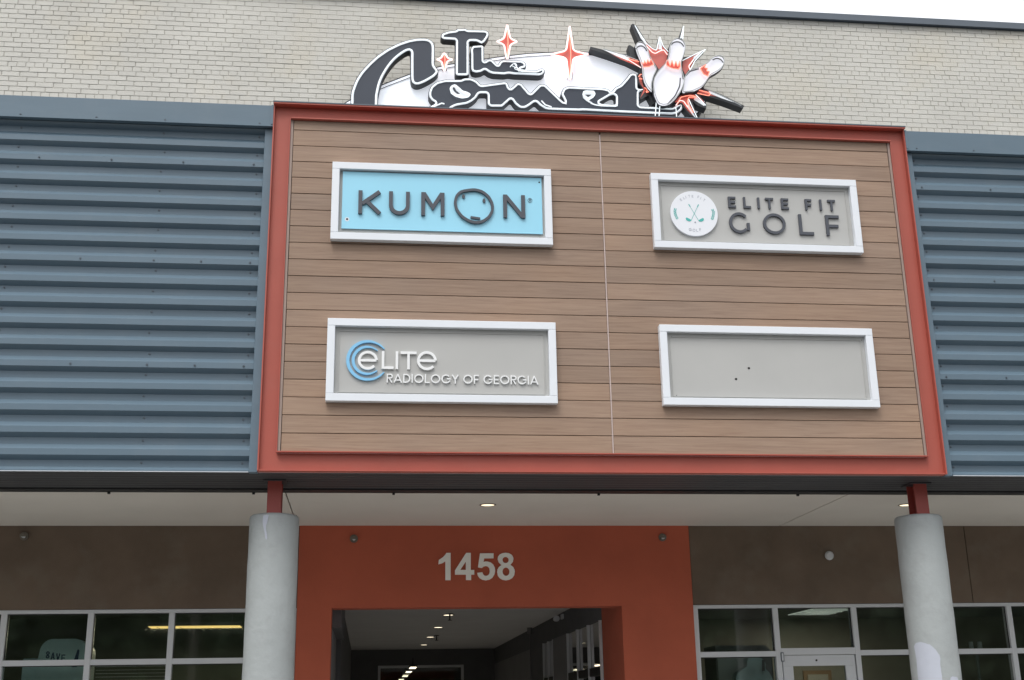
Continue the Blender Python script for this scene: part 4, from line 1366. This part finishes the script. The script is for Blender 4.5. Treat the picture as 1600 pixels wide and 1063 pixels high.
Hpts = [(735.7, 75), (738.5, 71.6), (753, 70.6), (756.3, 72.5), (756.6, 96.5), (763.2, 92.4), (768.9, 93), (777.9, 102), (779.5, 97.5), (784.6, 93.8), (815, 94.7), (820.6, 97.5), (822.9, 103.1), (820.6, 107), (813, 109),
        (837.5, 110.3), (846.5, 106.5), (851, 108.7), (852.1, 113.2), (847.6, 118.3), (842, 119.4), (803.7, 117.9), (794.7, 116.6), (788, 117.9), (770, 116.9), (763.2, 114.6), (757.6, 110.4), (752, 113.8), (744, 115), (737.6, 113.4), (735.4, 108.7), (735.2, 83), (734.6, 79)]
Opts = [(669.3, 144), (673, 135), (682, 128), (695, 124.7), (720, 124.7), (725, 122.2), (736, 122), (745, 126), (751.5, 133), (788, 128), (793, 129), (796.8, 139), (808, 129), (815, 130.5), (828.5, 146.5), (843, 131.7), (852, 132), (876, 155), (882, 160), (875.5, 147),
        (880, 138), (887, 135), (942, 137.5), (952, 140), (955.2, 144), (960.5, 137), (969, 133), (978, 123), (983, 116), (988, 114), (994, 115.5), (996.5, 119), (996.8, 138.8), (1006.5, 138.8), (1006.5, 143.5), (999, 144.5), (999, 165.7), (1050, 168.5), (1058, 163.5),
        (1064, 162), (1067.8, 166), (1066, 173), (1058, 179), (1050, 180.7), (980, 177.6), (960, 176.7), (910, 174), (905, 174.5), (860, 173), (852, 172), (843, 166.5), (836.5, 160), (827, 167), (820, 170.7), (812, 170.2), (804, 164), (798.5, 156), (785, 168.3), (766, 168.3),
        (761, 164), (760.8, 147.3), (749, 147.3), (745, 154), (738, 160), (730, 164), (714, 166.5), (707, 169.5), (697, 178), (693, 186), (640, 186), (650, 178), (664, 170.3), (680, 161.5), (674, 158.5), (669.5, 152)]
Ohole = [(937, 160.5), (954, 150.5), (958.5, 149.5), (961.2, 151.5), (961.2, 163.3), (941, 162.3)]
pan('script_letter', Cpts, 5)
pan('script_letter', Tpts, 2.2, bandw=3.6)
pan('script_letters', Hpts, 2.2, bandw=3.3)
om = pan('script_letters', Opts, 2.8, bandw=3.5, holes=[Ohole])


def plate(name, pts, parent, m, yf, r=1.5, depth=0.002):
    return MB().prism(rounded(xz(pts, yf), r / 140.0, 3), yf, yf + depth).build(name, M[m], parent)


def tubeline(pts, parent, m, yf, r=0.0055, closed=False, rr=2.0):
    q = rounded(xz(pts, yf), rr / 140.0, 3, closed)
    return MB().tube([(p[0], yf, p[1]) for p in q], r, 6, closed).build('neon_tube', M[m], parent, smooth=True)


# white eye of the o, its dark slit, eye of the e
eye = [(703.2, 138.5), (705.5, 134.5), (711, 132.3), (716.5, 136.5), (722, 142), (730, 144.3), (735.2, 147.5), (731.5, 152), (722, 153.6), (712, 151), (705, 146)]
ob = plate('white_eye', eye, om, 'band', YL - 0.006)
tubeline(eye, ob, 'tube', YL - 0.03, closed=True)
plate('dark_slit', [(707, 137.5), (709.5, 136), (713, 142), (719, 146.5), (715, 147), (709.5, 143)], ob, 'navy', YL - 0.0085)
e2 = [(910.5, 148.5), (912, 143), (916, 142), (928, 142.5), (930, 147), (927, 152), (919.5, 156.5), (926.5, 161), (924, 162.5), (916, 157.8), (911, 153)]
eb = plate('white_eye', e2, om, 'band', YL - 0.006)
tubeline(e2[:7], eb, 'tube', YL - 0.03, closed=True)
plate('dark_slit', [(914, 148), (924, 148.2), (919, 152)], eb, 'navy', YL - 0.0085)
# inner strokes of the word
for pts in ([(923, 161.5), (931, 164.2), (940, 165.5), (961, 166.3), (965, 165)], [(666, 172.5), (690, 161.5), (694.5, 162.5)], [(846, 157.5), (852, 164), (862, 167.3)]):
    MB().ribbon(xz(pts, YL - 0.0065), 0.018, YL - 0.0065, YL - 0.0055).build('white_border', M['band'], om)
    MB().tube([(p[0], YL - 0.032, p[1]) for p in xz(pts, YL - .03)], 0.0048, 6).build('neon_tube', M['tube'], om)
# tangle of glass tube in the small e
for pts in ([(797, 105), (801, 100), (806, 99), (808, 104), (803, 107), (809, 110)], [(800, 103), (806, 106), (813, 109), (822, 110)], [(804, 100), (809, 107), (811, 112)]):
    q = rounded(xz(pts, YL - 0.03), 0.02, 3, False)
    MB().tube([(p[0], YL - 0.03, p[1]) for p in q], 0.005, 6).build('glass_tube', M['tube'], neon)


# stars
def star(cx, cy, top, bot, left, right, wv, wh, label):
    k = 1
    pts = [(cx, top), (cx + wv, cy - wv * 1.6), (cx + wh, cy - wh * 0.5), (right, cy), (cx + wh, cy + wh * 0.5), (cx + wv, cy + wv * 1.6), (cx + wv * 0.25, bot), (cx - wv * 0.25, bot), (cx - wv, cy + wv * 1.6), (cx - wh, cy + wh * 0.5), (left, cy), (cx - wh, cy - wh * 0.5), (cx - wv, cy - wv * 1.6)]
    YS = YL - 0.02
    o = MB().prism(xz(pts, YS), YS, YS + 0.02).build('red_star', M['redface'], neon)
    o['label'] = label
    out = [(cx + (x - cx) * 1.12, cy + (y - cy) * 1.04) for x, y in pts]
    tubeline(out, o, 'pinktube', YS - 0.03, r=0.0110, closed=True, rr=3.0)
    tubeline([(cx, top + (cy - top) * 0.35), (cx + wv * 0.35, cy), (cx, bot)], o, 'redtube', YS - 0.035, r=0.006, rr=3)
    # two little stand-off feet
    for sx in (-1, 1):
        a = at(cx + sx * 3.2, bot + 1, YB - 0.004)
        MB().tube([(a.x, YB - 0.005, a.z), (a.x - sx * 0.012, YS + 0.01, a.z + 0.03)], 0.006, 6).build('stand_off', M['side'], o)


star(694.3, 93.4, 82.9, 110, 683, 706.4, 3.2, 4.6, 'small red star')
star(792.5, 65.3, 39.5, 91, 777.3, 807, 3.9, 6.5, 'medium red star')
star(890.3, 85.2, 42.2, 123, 862.5, 917, 4.6, 8.5, 'large red star')

# burst
YU = YL - 0.02
burst = [(922.5, 73), (943, 78), (975, 87.5), (986, 90), (983, 80), (981.5, 71.5), (984.5, 70.5), (993, 76), (1003, 80), (996, 62), (986.5, 38.5), (989, 37.2), (995, 41), (1008, 62), (1017, 73), (1026, 78), (1029, 67), (1030.5, 56), (1036, 70), (1046, 82),
         (1058, 72), (1062, 56), (1068.2, 38.5), (1066, 58), (1066, 90), (1078, 88), (1103, 76), (1085, 95), (1079, 108), (1085, 125), (1100, 137), (1128, 148), (1163, 165.5), (1161, 169.5), (1130, 158), (1097, 148), (1092, 150), (1104, 163), (1103.5, 170), (1090, 165), (1082, 158), (1090, 186),
         (1078, 180), (1068, 168), (1055, 160), (1020, 162), (1013, 149), (1001, 156), (999, 150), (1004, 138), (998, 131), (996.5, 124), (994, 118), (1001, 112), (1000, 106), (980, 96), (950, 85.5), (921.5, 76.5)]
bu = MB().prism(xz(burst, YU), YU, YU + 0.13).build('burst_cabinet', M['side'], neon)
YV = YU - 0.003


def bplate(pts, m, d=0.0):
    return MB().flat(xz(pts, YV - d), YV - d).build('burst_face', M[m], bu)


bplate([(942, 77.3), (975, 87.6), (990, 93), (1001, 97), (1004, 108), (998, 104.5), (970, 93)], 'redface')
bplate([(941, 77), (962, 82.8), (984, 90.5), (981, 95), (962, 87.5)], 'band', 0.002)
bplate([(993, 42), (1008, 64), (1016, 73), (1026, 79.5), (1030, 66), (1031, 60), (1035, 73), (1045, 84), (1040, 100), (1029, 109), (1018, 92), (1012, 78)], 'redface')
bplate([(992, 41), (1008, 63), (1011, 72), (1001, 60)], 'band', 0.002)
bplate([(1030.6, 57), (1033.8, 70), (1034.5, 78), (1028.5, 77)], 'band', 0.002)
bplate([(1064.5, 60), (1068, 41), (1066.2, 60)], 'band', 0.002)
bplate([(1067, 95), (1080, 90), (1098, 79.5), (1084, 94), (1077, 107), (1071, 117), (1066, 108)], 'redface')
bplate([(1084, 89), (1100, 77.5), (1088, 91), (1082, 96)], 'band', 0.002)
bplate([(1094, 140), (1110, 144), (1126, 152), (1112, 150), (1098, 146), (1088, 146)], 'redface')
bplate([(1107, 142), (1128, 150), (1152, 162), (1128, 154), (1110, 147)], 'band', 0.002)
bplate([(1054, 160), (1063, 149), (1078, 147), (1088, 148), (1097, 155), (1101, 161), (1086, 155), (1077, 154), (1076, 166), (1086, 184), (1074, 172), (1066, 161)], 'redface')
bplate([(1086, 150), (1102, 164), (1100, 166), (1084, 156)], 'band', 0.002)
bplate([(1075.5, 156), (1079, 170), (1088, 185), (1083, 181), (1074, 168)], 'band', 0.002)
bplate([(998, 122), (1004, 117), (1008, 137), (1016, 141), (1018, 148), (1008, 143), (1000, 154), (1006, 140), (1000, 130)], 'redface')
for pts, m in (([(943, 76.5), (975, 86), (997, 94.5)], 'glasstube'), ([(960, 84), (984, 95), (1003, 107)], 'pinktube'), ([(981, 92), (1000, 97)], 'redtube'), ([(992, 40), (1009, 67), (1019, 76), (1026, 79), (1030.6, 57), (1036, 72), (1045, 82)], 'tube'),
               ([(1010, 72), (1019, 82), (1024, 84), (1031, 80), (1037, 78), (1043, 86)], 'pinktube'), ([(1063.5, 60), (1068.3, 40), (1066.8, 61)], 'tube'), ([(1066, 95), (1082, 87), (1103, 77), (1086, 95), (1077, 112)], 'tube'), ([(1080, 113), (1076, 104), (1083, 94)], 'pinktube'),
               ([(1100, 138), (1128, 150), (1158, 165)], 'glasstube'), ([(1092, 141), (1110, 146), (1108, 150), (1090, 146)], 'redtube'), ([(1058, 163), (1064, 152), (1078, 149), (1090, 152), (1076, 152), (1074, 160), (1083, 176)], 'redtube'), ([(1087, 148), (1103, 165)], 'tube'), ([(1076, 155), (1090, 186)], 'tube'), ([(1056, 165), (1062, 157), (1068, 158), (1075, 168)], 'pinktube'),
               ([(998, 120), (1001, 116), (1006, 117), (1005, 124), (999, 123)], 'redtube'), ([(1007, 137), (1012, 141), (1009, 145), (1015, 143)], 'redtube')):
    tubeline(pts, bu, m, YU - 0.03, r=0.0062, rr=2.5)


# bowling pins
def pin(outline, label, red, y, blackarcs, inner):
    o = MB().prism(xz(rounded(outline, 4, 3), y), y, y + 0.06).build('bowling_pin', M['side'], neon)
    o['label'] = label
    fo = xz(rounded(outline, 4, 3), y)
    MB().flat(offset(fo, 0.007), y - 0.003).build('pin_face', M['pin'], o)
    MB().flat(xz(red, y - 0.0055), y - 0.0055).build('red_crown_band', M['redface'], o)
    tubeline(red, o, 'redtube', y - 0.03, r=0.0055, closed=True, rr=1.2)
    oo = offset(fo, 0.012)
    MB().tube([(p[0], y - 0.035, p[1]) for p in oo], 0.0055, 6, True).build('neon_tube', M['glasstube'], o, smooth=True)
    for a in blackarcs:
        MB().ribbon(rounded(xz(a, y - 0.005), 0.03, 4, False), 0.014, y - 0.006, y - 0.0045).build('black_outline', M['side'], o)
    return o


pin1 = [(991.5, 75), (992.5, 69.5), (998.7, 66), (1005, 67.5), (1009, 72), (1013, 80), (1015, 89), (1021, 99), (1027, 110), (1021, 122), (1018, 135), (1019.5, 147), (1012, 141), (1006, 131), (1003, 119), (1003, 109), (1000, 98), (995, 86)]
pin3 = [(1114.3, 89.5), (1123.3, 87.3), (1130, 90), (1132.8, 97), (1129.4, 106.8), (1120.3, 114.3), (1109.8, 119.5), (1103.8, 129.4), (1096.2, 138.4), (1081, 145.5), (1064.6, 147.2), (1066, 130), (1069, 119), (1076.7, 110), (1090, 106), (1102.3, 100.8), (1109.8, 93.2)]
pin2 = [(1045, 80), (1045.5, 72), (1049, 64.5), (1058.5, 60), (1067, 63.5), (1071.4, 72), (1071, 80), (1067, 93), (1064, 100), (1065, 110), (1068, 120), (1069.5, 130), (1065, 143), (1055, 157), (1045, 165.5), (1035, 167), (1027, 164), (1021, 150), (1018.5, 135), (1020, 124), (1027, 112), (1037, 102), (1043, 92)]
pin(pin1, 'left white bowling pin, smallest and leaning left', [(1002, 97), (1006, 100), (1007, 94.5), (1010, 99.5), (1012, 93), (1014.5, 98), (1017, 92), (1021.5, 101), (1014, 104.5), (1005, 105)], YU - 0.045,
    [[(993.5, 77), (997, 72.5), (1003, 71.5), (1008, 75), (1010.5, 80)], [(1022, 99), (1027, 106), (1029, 110)]], None)
pin(pin3, 'right white bowling pin leaning to the right', [(1094, 107), (1099.5, 103.5), (1103, 101), (1101, 106), (1106, 107), (1104, 111), (1109, 112), (1106, 119.5), (1099, 116)], YU - 0.050,
    [[(1113.5, 94), (1119, 91), (1126, 92.5), (1130, 98)], [(1071, 119), (1078, 111.5), (1092, 107.5)], [(1070, 145), (1084, 143.5)]], None)
pin(pin2, 'centre white bowling pin, largest and in front', [(1041, 97), (1043.5, 93), (1047, 103), (1050, 94), (1053, 104), (1056, 95), (1059, 104), (1062, 95), (1063, 105), (1060, 108.5), (1050, 107), (1041.5, 102.5)], YU - 0.062,
    [[(1048, 71), (1052, 66.5), (1059, 65), (1065, 67.5), (1068.5, 73)], [(1036, 103), (1027, 113), (1021, 124), (1019.8, 137), (1021, 146)], [(1063, 122), (1062, 135), (1055, 150), (1043, 163)], [(1066, 112), (1067.5, 124)]], None)
for xa, xb, ya in ((1023.5, 1025.5, 160), (1029.5, 1031.5, 160), (1057.5, 1056, 168)):
    a = at(xa, 186, YL - 0.07)
    b = at(xb, ya, YL - 0.07)
    MB().tube([(a.x, YL - 0.07, a.z), (b.x, YL - 0.07, b.z)], 0.006, 6).build('glass_tube', M['tube'], neon)

# ------------------------------------------------------------------ what the glass reflects: trees, pole and wires across the lot
tr = MB()
rnd = random.Random(3)
for k in range(7000):
    x = rnd.uniform(-75, 75)
    prof = 9.5 + 2.5 * math.sin(x * 0.21) + 1.5 * math.sin(x * 0.53 + 1)
    z = prof * rnd.random() ** 0.6
    y = -46 + rnd.uniform(-5, 5) * (1 - z / 16)
    s = rnd.uniform(0.35, 0.9)
    c = Vector((x, y, z))
    for j in range(3):
        d1 = Vector((rnd.gauss(0, 1), rnd.gauss(0, 1), rnd.gauss(0, 1))).normalized() * s
        d2 = Vector((rnd.gauss(0, 1), rnd.gauss(0, 1), rnd.gauss(0, 1))).normalized() * s
        e = c + d1 * 0.5
        tr.add([e - d1 * .5 - d2 * .5, e + d1 * .5 - d2 * .4, e + d1 * .5 + d2 * .5, e - d1 * .4 + d2 * .5], [(0, 1, 2, 3)])
me = bpy.data.meshes.new('tree_belt')
me.from_pydata([tuple(v) for v in tr.v], [], tr.f)
me.materials.append(M['leaf'])
o = bpy.data.objects.new('tree_belt', me)
C.objects.link(o)
tag(o, 'dense belt of dark green trees across the parking lot', kind='stuff')
bk = box('hill', M['leaf'], None, -120, 120, -60, -52, -0.5, 9)
tag(bk, kind='structure')
ax = at(303, 980, S + 33).x
up_ = thing('utility_pole', 'weathered utility pole standing across the parking lot', 'utility pole', (ax, S - 33, -0.15))
MB().cyl((ax, S - 33, -0.15), 0.15, 9.5, n=12, r2=0.11).build('pole', M['bark'], up_)
MB().box(ax - 1.1, ax + 1.1, S - 33.2, S - 33.1, 8.6, 8.72).build('crossarm', M['bark'], up_)
for zz in (4.6, 3.9, 8.75):
    pts = []
    for i in range(41):
        u = -1 + i / 20
        pts.append((ax + u * 40, S - 32.8, zz + 1.2 * u * u * (0.8 if zz < 5 else -0.2) - u * 0.4))
    MB().tube(pts, 0.016, 4).build('overhead_wire', M['black'], up_)
